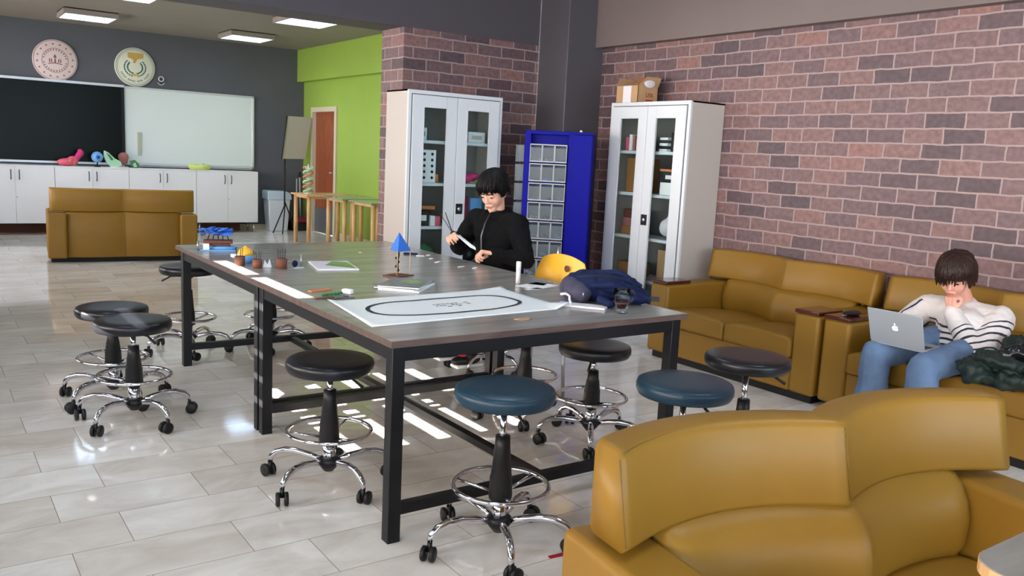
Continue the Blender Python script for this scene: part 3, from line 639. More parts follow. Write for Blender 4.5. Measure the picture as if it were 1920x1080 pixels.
for r in range(9):
    for c in range(3):
        b = clear_bin(bw - .006, .11, bh - .012, 0).build('clear_bin', 'plasticclear', t, loc=(.10 + c * bw, -.022, .115 + r * bh + .01))
        MB().box(-bw / 2 + .001, -.0022, 0, -bw / 2 + .0055, -.0002, bh - .012).box(bw / 2 - .0055, -.0022, 0, bw / 2 - .001, -.0002, bh - .012).box(-bw / 2 + .001, -.0022, 0, bw / 2 - .001, -.0002, .009).box(-bw / 2 + .001, -.0022, bh - .02, bw / 2 - .001, -.0002, bh - .012).build('bin_rim', 'rimgrey', b)
        q = MB(); n = random.randint(5, 12)
        for k in range(n): 
            q.ell((random.uniform(-.032, .032), random.uniform(.02, .09), .006 + random.uniform(.004, .028) * (1 if r < 6 else .5)), (random.uniform(.006, .014), random.uniform(.006, .014), random.uniform(.004, .012)), Euler((random.random() * 3, random.random() * 3, 0)), 8, 5)
        q.build('small_parts', random.choice(fillm), b)['kind'] = 'stuff'
for r in range(9):
    b = clear_bin(.10, .07, bh - .02, 0); b.bm.transform(Matrix.Rotation(-PI / 2, 4, 'Z'))
    b.build('clear_bin', 'plasticclear', t, loc=(-.072, .08, .12 + r * bh))

# ------------------------------------------------------------------ white cupboards along the back wall
LYF, LYB = 13.35, 13.77
xb = [.66, 1.62, 2.58, 3.53, 4.48]
names = ['leftmost white cupboard, cut by the picture edge, holding nothing', 'white cupboard below the black screen, carrying the pink and blue models', 'white cupboard below the left part of the whiteboard, behind the sofa', 'rightmost white cupboard, beside the white bin']
names[0] = 'leftmost white cupboard in the row, cut by the edge of the picture'
for i in range(4):
    a, b = xb[i] + .002, xb[i + 1] - .002; cx = (a + b) / 2; hw = (b - a) / 2
    t = thing('cupboard', names[i], 'cupboard', (cx, LYF, 0), 0, 'white low cupboards along the back wall')
    MB().box(-hw, .018, .155, hw, LYB - LYF, .938).build('carcass', 'lowwhite', t)
    MB().box(-hw, 0, .938, hw, LYB - LYF, .957).build('top_panel', 'lowwhite', t)
    for s in (-1, 1):
        d = MB().box(min(s * .0015, s * (hw - .001)), 0, .16, max(s * .0015, s * (hw - .001)), .017, .934).build('door', 'lowwhite', t, bevel=.001)
        h = MB().tube([(s * .05, 0, .76), (s * .05, -.025, .77), (s * .05, -.03, .81), (s * .05, -.03, .84), (s * .05, -.025, .88), (s * .05, 0, .89)], .006, 8).build('handle', 'rubber', d)
        if s > 0: MB().cyl((.018, .0, .52), (.018, -.008, .52), .008).build('lock', 'steel', d)
        for yy in (.04, .36): MB().cyl((s * (hw - .05), yy, 0), (s * (hw - .05), yy, .155), .018).build('foot', 'steel', t)
    MB().box(-hw, 0.0005, .150, hw, .4, .1555).build('bottom_panel', 'blackbase', t)
st = MB().box(.66, 13.70, 0.001, 4.30, 13.72, .149); struct('trim_6', st, 'brown')

# display and whiteboard above them
t = thing('wall_screen', 'large black flat screen in an aluminium frame on the dark wall', 'screen', (1.64, 13.79, 1.57), 0)
MB().box(-.96, -.05, -.555, .965, -.002, .55).build('display_panel', 'screen', t, bevel=.004)
MB().box(-.98, -.06, .55, .97, -.001, .585).build('rail', 'alu', t); MB().box(-.98, -.05, -.585, .97, -.001, -.556).build('rail', 'alu', t)
MB().box(.93, -.056, -.55, .965, -.051, .55).build('side_bezel', 'rubber', t)
t = thing('whiteboard', 'wide white dry-erase board in a silver frame, right of the black screen', 'whiteboard', (3.585, 13.79, 1.56), 0)
MB().box(-.955, -.03, -.53, .93, -.002, .55).build('board_panel', 'boardwhite', t)
MB().box(-.965, -.04, .55, .96, -.001, .585).box(-.965, -.04, -.57, .96, -.001, -.53).box(-.972, -.04, -.57, -.955, -.001, .585).box(.93, -.04, -.57, .965, -.001, .585).build('frame', 'alu', t, bevel=.006)
MB().box(-.90, -.085, -.585, .92, -.041, -.575).build('pen_tray', 'alu', t)
MB().box(-.80, -.05, -.42, -.75, -.031, -.08).build('sliding_handle', 'board', t, bevel=.004)

# round emblems
def ring(mb, r, hw, y, n=64, mx=None):
    v = []; f = []
    for i in range(n):
        a = 2 * PI * i / n
        for rr in (r - hw, r + hw):
            for yy in (0, -.002): v.append((rr * math.cos(a), y + yy, rr * math.sin(a)))
    for i in range(n):
        j = (i + 1) % n
        f += [(i * 4 + 1, i * 4 + 3, j * 4 + 3, j * 4 + 1), (i * 4, j * 4, j * 4 + 2, i * 4 + 2), (i * 4, i * 4 + 1, j * 4 + 1, j * 4), (i * 4 + 2, j * 4 + 2, j * 4 + 3, i * 4 + 3)]
    return mb._add(v, f)
RX = Matrix.Rotation(PI / 2, 4, 'X')
def star(mb, x, z, r, y=-.021):
    pl = [((r if k % 2 == 0 else r * .42) * math.sin(PI * k / 5) + x, (r if k % 2 == 0 else r * .42) * math.cos(PI * k / 5) + z) for k in range(10)]
    mb.prism(pl, -y, -y + .002, mx=Matrix(((1, 0, 0, 0), (0, 0, -1, 0), (0, 1, 0, 0), (0, 0, 0, 1))))
PX = Matrix(((1, 0, 0, 0), (0, 0, -1, 0), (0, 1, 0, 0), (0, 0, 0, 1)))      # polygon (x,z) pushed out towards -y
t = thing('wall_emblem', 'left round pinkish emblem plaque with ring of dark stars on the grey wall', 'emblem', (1.725, 13.795, 2.42), 0, 'round emblem plaques on the back wall')
MB().lathe([(0, 0), (.285, 0), (.285, .018), (.28, .02), (0, .02)], 64, mx=Matrix.Rotation(PI / 2, 4, 'X')).build('plaque', 'emb1', t)
m = MB(); ring(m, .272, .003, -.0205); ring(m, .165, .003, -.0205); m.build('ring_lines', 'emb1ink', t)
m = MB()
for k in range(16): a = 2 * PI * k / 16 + .1; star(m, .225 * math.cos(a), .225 * math.sin(a), .017)
m.build('stars', 'emb1ink', t)
m = MB()
for k in range(26):
    a = 2 * PI * k / 26
    if k % 13 in (0,): continue
    m.box(-.006, -.0225, -.011, .006, -.0205, .011, mx=Matrix.Translation((.145 * math.cos(a), 0, .145 * math.sin(a))) @ Matrix.Rotation(-a + PI / 2, 4, 'Y'))
m.build('lettering_marks', 'emb1ink', t)
m = MB(); m.prism([(-.09, -.045), (0, -.03), (.09, -.045), (.09, -.055), (0, -.042), (-.09, -.055)], .0205, .0225, mx=PX)
for xx in (-.07, -.045, .045, .07): m.prism([(xx - .007, -.03), (xx + .007, -.03), (xx + .007, .01), (xx, .03), (xx - .007, .01)], .0205, .0225, mx=PX)
m.prism([(-.012, -.03), (.012, -.03), (.006, .03), (-.006, .03)], .0205, .0225, mx=PX)
m.prism([(-.02, .035), (.02, .035), (.014, .06), (.0, .085), (-.014, .06)], .0205, .0225, mx=PX)
m.build('torch_and_book', 'emb1ink', t)
t = thing('wall_emblem', 'right round ivory emblem plaque with green wreath and ochre top on the wall', 'emblem', (2.775, 13.795, 2.43), 0, 'round emblem plaques on the back wall')
MB().lathe([(0, 0), (.28, 0), (.28, .018), (.275, .02), (0, .02)], 64, mx=Matrix.Rotation(PI / 2, 4, 'X')).build('plaque', 'emb2', t)
m = MB(); ring(m, .262, .004, -.0205); ring(m, .243, .002, -.0205); m.build('ring_lines', 'greyink', t)
m = MB(); m.prism([(-.10, .205), (.12, .205), (.12, .135), (.07, .125), (.03, .11), (.01, .06), (-.03, .06), (-.02, .10), (-.06, .12), (-.10, .135)], .0205, .0225, mx=PX)
m.build('ochre_shape', 'ochre', t); MB().prism([(-.05, -.13), (.06, -.13), (.05, -.10), (-.04, -.10)], .0205, .0225, mx=PX).build('ribbon', 'ochre', t)
m = MB()
for s in (-1, 1):
    for k in range(9):
        a = -PI / 2 + s * (.35 + k * .24); x, z = .125 * math.cos(a), -.005 + .11 * math.sin(a)
        for dr in (-.022, .022):
            r2 = 1 + dr / .125; m.ell((x * r2, -.0215, z * r2), (.020, .001, .009), Euler((0, -(a + PI / 2 * s + (.5 if dr > 0 else -.5) * s), 0)), 8, 5)
m.build('wreath', 'teal', t)
m = MB()
for k in range(22):
    a = PI * 1.14 + k * (PI * .72 / 21)
    if k in (5, 11, 16): continue
    m.box(-.007, -.0225, -.012, .007, -.0205, .012, mx=Matrix.Translation((.205 * math.cos(a), 0, .205 * math.sin(a))) @ Matrix.Rotation(-a + PI / 2, 4, 'Y'))
m.build('lettering_marks', 'greyink', t)
t = thing('cable_ring', 'small pale ring bracket on the wall between emblem and whiteboard', 'bracket', (3.14, 13.795, 2.29))
MB().tube([(.035 * math.cos(a * PI / 10), -.02, .035 * math.sin(a * PI / 10)) for a in range(20)], .009, 8, closed=True).build('ring', 'alu', t)
MB().tube([(.045 * math.cos(PI + a * PI / 8), -.015, -.05 + .035 * math.sin(PI + a * PI / 8)) for a in range(9)], .007, 8).build('lower_hook', 'alu', t)
MB().box(-.012, -.02, -.06, .012, -.001, -.035).build('base', 'rubber', t)

# models on the cupboards
TZ = .958
t = thing('anatomy_model', 'pink and magenta rounded anatomy model on the white cupboard', 'model', (1.84, 13.45, TZ), .1)
o = MB().ell((-.05, 0, .055), (.13, .08, .056)).ell((.03, 0, .075), (.07, .06, .07)).ell((.0, -.02, .11), (.04, .04, .03)).build('pink_lobe', 'pink', t); organic(o, .012, 3)
o = MB().cap((.06, 0, .09), (.13, 0, .19), .04, .045).cap((.13, 0, .19), (.125, .01, .215), .045, .035).build('magenta_stem', 'magenta', t); organic(o, .012, 3)
MB().ell((-.02, -.07, .08), (.02, .015, .02)).ell((.03, -.06, .04), (.015, .012, .02)).build('pale_detail', 'orange', t)
t = thing('eyeball_model', 'blue eyeball model on a small black stand on the white cupboard', 'model', (2.18, 13.45, TZ))
MB().ell((0, 0, .14), .078).build('eyeball', 'sky', t)
MB().ell((0, -.062, .14), (.034, .022, .034)).build('iris', 'cobalt', t); MB().ell((0, -.078, .14), (.014, .010, .014)).build('pupil', 'rubber', t)
MB().lathe([(0, 0), (.04, 0), (.04, .01), (.01, .02), (.01, .065), (0, .065)], 20).build('stand', 'rubber', t)
t = thing('leaf_model', 'mint green leaf section model leaning on the white cupboard', 'model', (2.39, 13.45, TZ))
MB().prism([(-.12, .24), (-.06, .21), (.02, .13), (.10, .09), (.12, .03), (.06, 0), (-.03, .0), (-.09, .06), (-.13, .16)], -.02, .02, mx=PX).build('leaf_body', 'mint', t, bevel=.01)
MB().prism([(-.09, .20), (-.05, .18), (.0, .11), (-.03, .10)], .02, .026, mx=PX).build('dark_vein', 'darkgreen', t)
MB().box(-.05, -.05, 0, .12, .05, .008).build('base', 'white', t)
t = thing('kidney_model', 'rosy brown bean-shaped organ model beside the green leaf model', 'model', (2.56, 13.62, TZ))
o = MB().ell((0, 0, .15), (.075, .045, .07)).ell((.0, 0, .09), (.06, .045, .06)).ell((.03, -.02, .12), (.03, .04, .04)).build('organ', 'rosy', t); organic(o, .01, 3)
MB().box(-.09, -.05, 0, .06, .05, .012).cyl((0, 0, .01), (0, 0, .06), .008).build('base', 'white', t)
t = thing('leaf_cutout', 'small dark green leaf piece at the corner of the black screen', 'model', (2.62, 13.40, TZ))
MB().prism([(-.02, .10), (.05, .12), (.11, .06), (.10, 0), (.02, 0), (.0, .05)], -.008, .008, mx=PX).build('leaf', 'darkgreen', t); MB().prism([(.02, .06), (.06, .08), (.08, .02), (.04, .01)], .008, .012, mx=PX).build('pale_vein', 'mint', t)
t = thing('lime_tray', 'pale lime plastic tray on the white cupboard below the whiteboard', 'tray', (3.61, 13.46, TZ))
MB().lathe([(0, 0), (.14, 0), (.175, .05), (.185, .075), (.177, .075), (.165, .05), (.13, .008), (0, .008)], 32, mx=Matrix.Diagonal((1, .5, 1, 1))).build('tray_body', 'lime', t)
m = MB()
for k in range(5): m.ell((-.13 + k * .062, 0, .07 + .02 * (k % 2)), (.022, .02, .022))
m.build('contents', 'lime', t)['kind'] = 'stuff'

# bin, broom, flipchart, birch tables, spiral model
t = thing('swing_bin', 'white plastic bin with pale blue swing lid beside the white cupboards', 'bin', (4.86, 13.56, 0))
MB()._add([(-.15, -.11, 0), (.15, -.11, 0), (.15, .11, 0), (-.15, .11, 0), (-.185, -.14, .52), (.185, -.14, .52), (.185, .14, .52), (-.185, .14, .52)], [(0, 3, 2, 1), (4, 5, 6, 7), (0, 1, 5, 4), (1, 2, 6, 5), (2, 3, 7, 6), (3, 0, 4, 7)]).build('bin_body', 'bin', t, bevel=.02)
MB().prism([(-.2, .515), (.2, .515), (.2, .55), (.19, .60), (.16, .635), (.1, .655), (-.19, .66), (-.2, .64)], -.15, .15, mx=PX).build('swing_lid', 'binlid', t, bevel=.012)
t = thing('flipchart_easel', 'grey flipchart panel tilted on thin black legs in the far corner', 'easel', (5.10, 13.34, 0))
MB()._add([(-.16, -.02, 1.86), (.26, .0, 1.86), (.15, 0, 1.19), (-.25, -.03, 1.18), (-.16, .0, 1.86), (.26, .02, 1.86), (.15, .02, 1.19), (-.25, -.01, 1.18)], [(0, 1, 2, 3), (7, 6, 5, 4), (0, 4, 5, 1), (1, 5, 6, 2), (2, 6, 7, 3), (3, 7, 4, 0)]).build('flipchart_panel', 'board', t)
MB().tube([(-.17, -.035, 1.86), (-.26, -.045, 1.18)], .008, 6).build('clamp_rail', 'rubber', t)
MB().cyl((-.19, 0, .42), (-.19, 0, 1.2), .012).build('leg', 'rubber', t)
MB().cyl((-.18, 0, .45), (-.42, -.12, .0), .010).build('leg', 'rubber', t)
MB().cyl((-.18, 0, .45), (-.33, -.3, .0), .010).build('leg', 'rubber', t)
MB().cyl((-.19, 0, .5), (.05, .12, .0), .010).build('leg', 'rubber', t)
t = thing('dustpan_set', 'black long-handled dustpan and brush standing in the far corner', 'dustpan', (5.24, 13.60, 0))
MB().box(-.14, -.1, 0, .14, .1, .15).build('pan', 'rubber', t, bevel=.02); MB().box(-.10, -.12, .14, .12, .02, .22).build('brush', 'darkred', t, bevel=.01)
MB().cyl((-.03, 0, .15), (-.03, 0, .86), .011).cyl((.04, 0, .2), (.02, 0, .9), .011).build('handle', 'alu', t); MB().cyl((.02, 0, .88), (.02, 0, .97), .018).build('handle_grip', 'rubber', t)
def birch_table(x, y, rz, w, d, label, topm):
    t = thing('birch_table', label, 'table', (x, y, 0), rz, 'birch tables along the green wall')
    MB().box(-w / 2, -d / 2, .70, w / 2, d / 2, .722).build('tabletop', topm, t, bevel=.004)
    MB().box(-w / 2 + .05, -d / 2 + .05, .665, w / 2 - .05, d / 2 - .05, .7).build('apron', 'palewood', t)
    for a in (-1, 1):
        for b in (-1, 1): MB().cyl((a * (w / 2 - .06), b * (d / 2 - .06), 0), (a * (w / 2 - .06), b * (d / 2 - .06), .7), .030, seg=18).build('leg', 'palewood', t)
birch_table(4.90, 11.70, 0, .78, .62, 'birch table with round legs, farthest along the green wall, carrying the spiral model', 'palewood')
birch_table(5.02, 10.95, 0, .62, .66, 'birch table with greyish green top in front of the brown door', 'greentop')
birch_table(5.04, 10.15, 0, .60, .70, 'birch table with greyish green top nearest to the tall cabinet', 'greentop')
t = thing('helix_model', 'colourful spiral helix model standing on the farthest birch table', 'model', (4.66, 11.72, .7225))
for ph, mm in ((0, 'orange'), (PI, 'mint')):
    MB().tube([(.065 * math.cos(ph + k * .35), .065 * math.sin(ph + k * .35), .03 + k * .0078) for k in range(46)], .014, 8).build('strand', mm, t)
m = MB()
for k in range(0, 46, 3):
    a = k * .35; m.cyl((.06 * math.cos(a), .06 * math.sin(a), .03 + k * .0078), (-.06 * math.cos(a), -.06 * math.sin(a), .03 + k * .0078), .007, seg=6)
m.build('rungs', 'label', t); MB().lathe([(0, 0), (.06, 0), (.06, .012), (.008, .018), (.008, .42), (0, .42)], 20).build('stand', 'label', t)

# ------------------------------------------------------------------ people
def prims_at(mb, Mx, fn):
    n0 = len(mb.bm.verts); fn(mb); mb.bm.verts.ensure_lookup_table()
    for v in mb.bm.verts[n0:]: v.co = Mx @ v.co
def frame(origin, fwd, up=(0, 0, 1), roll=0):
    f = Vector(fwd).normalized(); u = Vector(up); l = u.cross(f).normalized(); u = f.cross(l).normalized()
    m = Matrix((f, l, u)).transposed().to_4x4(); m.translation = Vector(origin)
    return m @ Matrix.Rotation(roll, 4, 'X')
def head(mb):                                            # x forward, y to the person's left, z up
    mb.ell((-.012, 0, .035), (.094, .074, .088)); mb.ell((.022, 0, -.02), (.066, .062, .08)); mb.ell((.012, 0, -.055), (.062, .052, .055))
    mb.ell((.058, 0, -.092), (.026, .028, .022)); mb.ell((.045, .034, -.03), (.03, .026, .034)); mb.ell((.045, -.034, -.03), (.03, .026, .034))
    mb.cap((.084, 0, .012), (.101, 0, -.026), .008, .0115); mb.ell((.094, .010, -.029), (.010, .008, .007)); mb.ell((.094, -.010, -.029), (.010, .008, .007))
    mb.ell((.072, 0, .028), (.018, .046, .012)); mb.ell((.081, 0, -.062), (.012, .024, .012))
    for s in (-1, 1):
        mb.ell((-.002, s * .074, -.012), (.017, .008, .030), Euler((0, -.2, s * -.35)))
        mb.ell((.070, s * .030, .006), (.014, .016, .012))
def hand(mb, wrist, d, n, curl=(.5, .6, .6, .6), thumb=.5, side=1, sc=1.0):
    # wrist point, direction the fingers point, palm normal; side +1 puts the thumb on the +cross side
    d = Vector(d).normalized(); n = Vector(n).normalized(); n = (n - d * n.dot(d)).normalized(); s = d.cross(n) * side; w0 = Vector(wrist)
    pc = w0 + d * .045 * sc
    for k in (-1, 0, 1): mb.cap(w0 + d * .012 * sc + s * k * .014 * sc, w0 + d * .082 * sc + s * k * .024 * sc, .014 * sc, .0125 * sc)
    L = (.074, .082, .076, .060); off = (.030, .0105, -.0095, -.029)
    for i in range(4):
        p = w0 + d * (.084 - .004 * abs(i - 1)) * sc + s * off[i] * sc; a = 0; pts = [p]; c = curl[i]
        for seg, fr in enumerate((.46, .31, .23)):
            a += c * (1.0, 1.15, .8)[seg]
            dirv = d * math.cos(a) + n * math.sin(a) + s * (off[i] * 1.2)
            p = p + dirv.normalized() * L[i] * fr * sc; pts.append(p)
        mb.chain(pts, [.0092 * sc, .0086 * sc, .008 * sc, .0072 * sc])
    t0 = w0 + d * .028 * sc + s * .026 * sc
    t1 = t0 + (d * .6 + s * (.75 - thumb * .5) + n * thumb * .7).normalized() * .038 * sc
    t2 = t1 + (d * .9 + s * (.3 - thumb * .5) + n * thumb).normalized() * .030 * sc
    mb.chain([w0 + d * .012 * sc + s * .012 * sc, t0, t1, t2], [.016 * sc, .014 * sc, .0105 * sc, .0085 * sc])
def hair(mb, rows, seed=1, rad=(.104, .086, .098), c=(-.014, 0, .035), r=.0075):
    rnd = random.Random(seed)
    mb.ell((c[0] - .006, c[1], c[2] + .012), (rad[0] * .97, rad[1] * .97, rad[2] * .94))
    for az0, az1, n, e0, e1, flare in rows:              # azimuth from the front, start elevation, end elevation
        for k in range(n):
            az = math.radians(az0 + (az1 - az0) * (k + rnd.random()) / n); ee = math.radians(e1 + rnd.uniform(-13, 9)); es = math.radians(e0 + rnd.uniform(-12, 8))
            tw = rnd.uniform(-.35, .35); pts = []
            for q in range(6):
                f = q / 5; el = es + (ee - es) * f; a = az + tw * (1 - f) * .8
                g = 1.0 + flare * f * f + rnd.uniform(0, .06) * f
                if el > 0: p = (rad[0] * math.cos(el) * math.cos(a), rad[1] * math.cos(el) * math.sin(a), rad[2] * math.sin(el))
                else: p = (rad[0] * math.cos(a) * (1 + el * .10), rad[1] * math.sin(a) * (1 + el * .10), rad[2] * 1.05 * math.sin(el))
                pts.append((c[0] + p[0] * g, c[1] + p[1] * g, c[2] + p[2] * g))
            mb.tube(pts, [r, r * 1.25, r * 1.3, r * 1.2, r * .9, r * .3], 7)
def face_parts(par, Mh, hairm, lids):
    for s in (-1, 1):
        m = MB(); prims_at(m, Mh, lambda b: b.ell((.0815, s * .030, .004 if not lids else .000), (.006, .013, .0035 if lids else .0065), Euler((0, 0, -s * .35)))); m.build('eye', 'eye', par)
        m = MB(); prims_at(m, Mh, lambda b: b.cap((.090, s * .016, .024), (.079, s * .046, .024), .0035, .002)); m.build('eyebrow', hairm, par)
    m = MB(); prims_at(m, Mh, lambda b: b.ell((.0905, 0, -.060), (.005, .020, .0045)).ell((.089, 0, -.067), (.005, .015, .005))); m.build('mouth', 'lip', par)

# --- the person in black, cutting paper
B = Vector((3.02, 4.45, 0))
def W(*p): return Vector(p) - B
t = thing('person', 'person with black hair in black jacket at the table, holding scissors and paper', 'person', B)
Mh = frame(W(2.955, 4.39, 1.178), (-.80, -.36, -.46))
neck = W(3.0, 4.41, 1.06)
Ls, Le, Lw = W(3.03, 4.22, .985), W(3.01, 4.09, .785), W(2.83, 4.16, .815)
Rs, Re, Rw = W(2.97, 4.60, .985), W(2.93, 4.72, .80), W(2.80, 4.56, .855)
Ld = Vector((-.75, .42, .12)); Rd = Vector((-.55, -.35, .30))
b = MB(); prims_at(b, Mh, head)
b.cap(neck, Mh @ Vector((-.02, 0, -.05)), .052, .048); b.cap(neck, W(3.02, 4.41, .99), .05, .055); b.cap(W(3.02, 4.41, .93), W(3.04, 4.41, .62), .09, .11); b.cap(Ls, Rs, .045, .045)
b.chain([Ls, Le, Lw], [.05, .042, .027]); b.chain([Rs, Re, Rw], [.05, .042, .027])
hand(b, Lw, Ld, (-.2, -.15, -1), (.75, .9, 1.0, 1.05), .8, -1)
hand(b, Rw, Rd, (-.35, -.8, -.3), (.7, .8, .9, .9), .7, 1)
body = organic(b.build('body', 'skin', t), .0048, 5)
face_parts(body, Mh, 'hairblack', True)
m = MB(); prims_at(m, Mh, lambda q: hair(q, [(-62, 62, 60, 84, 4, .09), (-62, 62, 30, 70, 12, .16), (55, 118, 34, 80, -14, .10), (-118, -55, 34, 80, -14, .10), (112, 248, 70, 80, -46, .06), (0, 360, 70, 88, 22, .12)], 3))
m.build('hair', 'hairblack', body)
j = MB()
j.cap(W(3.055, 4.42, .58), W(3.03, 4.41, .88), .155, .155); j.ell(W(3.02, 4.41, .92), (.135, .20, .13)); j.cap(Ls, Rs, .072, .072); j.ell(W(3.05, 4.41, 1.0), (.095, .15, .07))
j.chain([Ls, Le, Lw], [.070, .056, .040]); j.chain([Rs, Re, Rw], [.074, .062, .043])
j.tube([neck + Vector((.070 * math.cos(a), .078 * math.sin(a), -.012 + .018 * math.cos(a))) for a in [k * PI / 12 for k in range(24)]], .020, 8, closed=True)
jk = organic(j.build('jacket', 'blackcloth', t), .008, 4, .028, .09)
z = MB(); z.tube([W(2.925, 4.375, 1.035), W(2.885, 4.365, .98), W(2.862, 4.365, .90), W(2.872, 4.37, .80), W(2.875, 4.37, .74)], .0055, 6); z.build('zip', 'zip', jk)
z = MB().cap(W(2.972, 4.385, 1.035), W(2.965, 4.395, 1.015), .036, .03).build('t_shirt', 'greycloth', t)
p = MB(); p.ell(W(3.06, 4.42, .545), (.15, .17, .075))
p.chain([W(3.04, 4.52, .56), W(2.68, 4.60, .56), W(2.82, 4.64, .16)], [.085, .062, .05]); p.chain([W(3.04, 4.33, .56), W(2.67, 4.36, .56), W(2.84, 4.42, .16)], [.085, .062, .05])
organic(p.build('trousers', 'rubber', t), .009, 4)
for yy, nm in ((4.64, 0), (4.42, 1)):
    sh = MB(); sh.ell(W(2.82, yy, .105), (.11, .045, .035)).ell(W(2.85, yy, .13), (.06, .042, .05)); o = organic(sh.build('shoe', 'rubber', t), .008, 3)
    MB().box(*(W(2.73, yy - .046, .062)), *(W(2.93, yy + .046, .084))).build('sole', 'white', o, bevel=.01); MB().ell(W(2.80, yy, .142), (.035, .03, .012)).build('tongue', 'red', o)
# scissors and paper in the hands
t = thing('scissors', 'black-handled scissors raised in the hand of the person in black', 'scissors', (2.755, 4.525, .905), 0)
m = MB()
for s in (-1, 1): m.tube([(.012 + .018 * math.cos(a) , s * .018 + .0, -.012 + .022 * math.sin(a)) for a in [k * PI / 8 for k in range(16)]], .0045, 6, closed=True)
m.build('handles', 'rubber', t)
MB()._add([(0, -.004, -.004), (-.045, .085, .115), (-.05, .083, .115), (-.008, -.006, 0), (0, 0, -.004), (-.045, .089, .115), (-.05, .087, .115), (-.008, -.002, 0)], [(0, 1, 2, 3), (7, 6, 5, 4), (0, 4, 5, 1), (1, 5, 6, 2), (2, 6, 7, 3), (3, 7, 4, 0)]).build('blade', 'zip', t)
MB()._add([(0, -.002, 0), (-.015, .075, .125), (-.02, .073, .125), (-.008, 0, .004), (0, 0.002, 0), (-.015, .079, .125), (-.02, .077, .125), (-.008, .004, .004)], [(0, 1, 2, 3), (7, 6, 5, 4), (0, 4, 5, 1), (1, 5, 6, 2), (2, 6, 7, 3), (3, 7, 4, 0)]).build('blade', 'zip', t)
m = MB()._add([W(2.775, 4.47, .895) + B, W(2.735, 4.23, .850) + B, W(2.72, 4.20, .838) + B, W(2.715, 4.26, .848) + B, W(2.745, 4.49, .905) + B] + [W(2.775, 4.47, .896) + B, W(2.735, 4.23, .851) + B, W(2.72, 4.20, .839) + B, W(2.715, 4.26, .849) + B, W(2.745, 4.49, .906) + B], [(0, 1, 2, 3, 4), (9, 8, 7, 6, 5), (0, 5, 6, 1), (1, 6, 7, 2), (2, 7, 8, 3), (3, 8, 9, 4), (4, 9, 5, 0)])
tag(m.build('paper_strip', 'white'), 'narrow white paper strip held by the person in black', 'paper')

# --- the person on the sofa
B = Vector((4.62, 2.30, 0))
t = thing('person', 'person with brown hair in cream striped sweater and jeans, on the sofa', 'person', B)
t['label'] = 'person in cream sweater with navy stripes and jeans sitting on the sofa, hand at mouth'
Mh = frame(W(4.675, 2.35, .865), (-.90, -.20, -.42))
neck = W(4.78, 2.35, .735)
Ls, Le, Lw = W(4.79, 2.145, .645), W(4.50, 2.10, .475), W(4.575, 2.265, .665)
Rs, Re, Rw = W(4.80, 2.545, .645), W(4.66, 2.66, .50), W(4.46, 2.50, .535)
Ld = Vector((-.12, .12, .98)); Rd = Vector((-.85, -.45, -.05)); Lw = Mh @ Vector((.125, .012, -.070)) - Ld.normalized() * .078
b = MB(); prims_at(b, Mh, head)
b.cap(neck, Mh @ Vector((-.025, 0, -.045)), .055, .05); b.cap(neck, W(4.80, 2.345, .68), .05, .05); b.cap(W(4.79, 2.34, .62), W(4.70, 2.26, .53), .09, .12); b.cap(Ls, Rs, .045, .045)
b.chain([Ls, Le, Lw], [.05, .044, .028]); b.chain([Rs, Re, Rw], [.05, .044, .028])
hand(b, Lw, Ld, (.75, -.1, .15), (1.25, 1.3, 1.35, 1.35), .5, -1, .98)
hand(b, Rw, Rd, (0, 0, -1), (.25, .3, .3, .3), .2, 1)
for y0, y1, y2, x1 in ((2.37, 2.50, 2.50, 4.22), (2.13, 2.20, 2.21, 4.17)):
    b.chain([W(4.62, y0, .50), W(x1, y1, .44), W(x1 + .01, y2, .12)], [.07, .055, .04])
body = organic(b.build('body', 'skin2', t), .0048, 5)
face_parts(body, Mh, 'hairbrown', True)
m = MB(); prims_at(m, Mh, lambda q: hair(q, [(-70, -8, 44, 80, -9, .16), (-8, 66, 48, 80, 8, .17), (-30, 40, 22, 76, -2, .20), (55, 120, 40, 80, -26, .16), (-120, -55, 40, 80, -26, .16), (115, 245, 66, 80, -44, .10), (0, 360, 70, 88, 26, .13)], 9, (.106, .088, .102)))
m.build('hair', 'hairbrown', body)
knit = lambda lines, ax=2: band_mat('striped_knit', (226, 220, 218), (28, 34, 54), lines, ax)
s = MB(); s.cap(W(4.68, 2.26, .54), W(4.80, 2.35, .61), .155, .13); s.cap(Ls, Rs, .082, .082); s.ell(W(4.64, 2.26, .50), (.13, .185, .09)); s.ell(W(4.78, 2.345, .67), (.095, .15, .06))
s.tube([neck + Vector((.062 * math.cos(a) - .012, .066 * math.sin(a), -.022 + .02 * math.cos(a))) for a in [k * PI / 12 for k in range(24)]], .017, 8, closed=True)
o = s.build('sweater', knit([(.60, .006), (.57, .0055), (.54, .006), (.51, .006), (.482, .006), (.455, .006)]), t); organic(o, .008, 5, .022, .10)
def sleeve(S, Ee, Wr, lines, rs):
    d = (Wr - Ee).normalized(); q = d.to_track_quat('Z', 'Y').to_matrix().to_4x4(); q.translation = Ee; qi = q.inverted()
    m = MB(); m.chain([qi @ S, qi @ Ee, qi @ (Wr - d * .005)], rs); m.cap(qi @ (Wr - d * .03), qi @ (Wr - d * .0), rs[2] * .95, rs[2] * .95)
    o = m.build('sleeve', knit(lines), t); o.matrix_local = q; organic(o, .008, 4, .022, .09); return o
sleeve(Ls, Le, Lw, [(-.03, .006), (.01, .006), (.055, .006), (.10, .007), (.145, .006), (.175, .004)], [.085, .078, .045])
sleeve(Rs, Re, Rw, [(.03, .006), (.08, .006), (.13, .006)], [.085, .07, .045])
p = MB(); p.ell(W(4.66, 2.25, .485), (.16, .185, .075))
for y0, y1, y2, x1 in ((2.37, 2.50, 2.50, 4.23), (2.13, 2.20, 2.21, 4.18)):
    p.chain([W(4.62, y0, .50), W(x1, y1, .433), W(x1 + .01, y2, .12)], [.092, .077, .088])
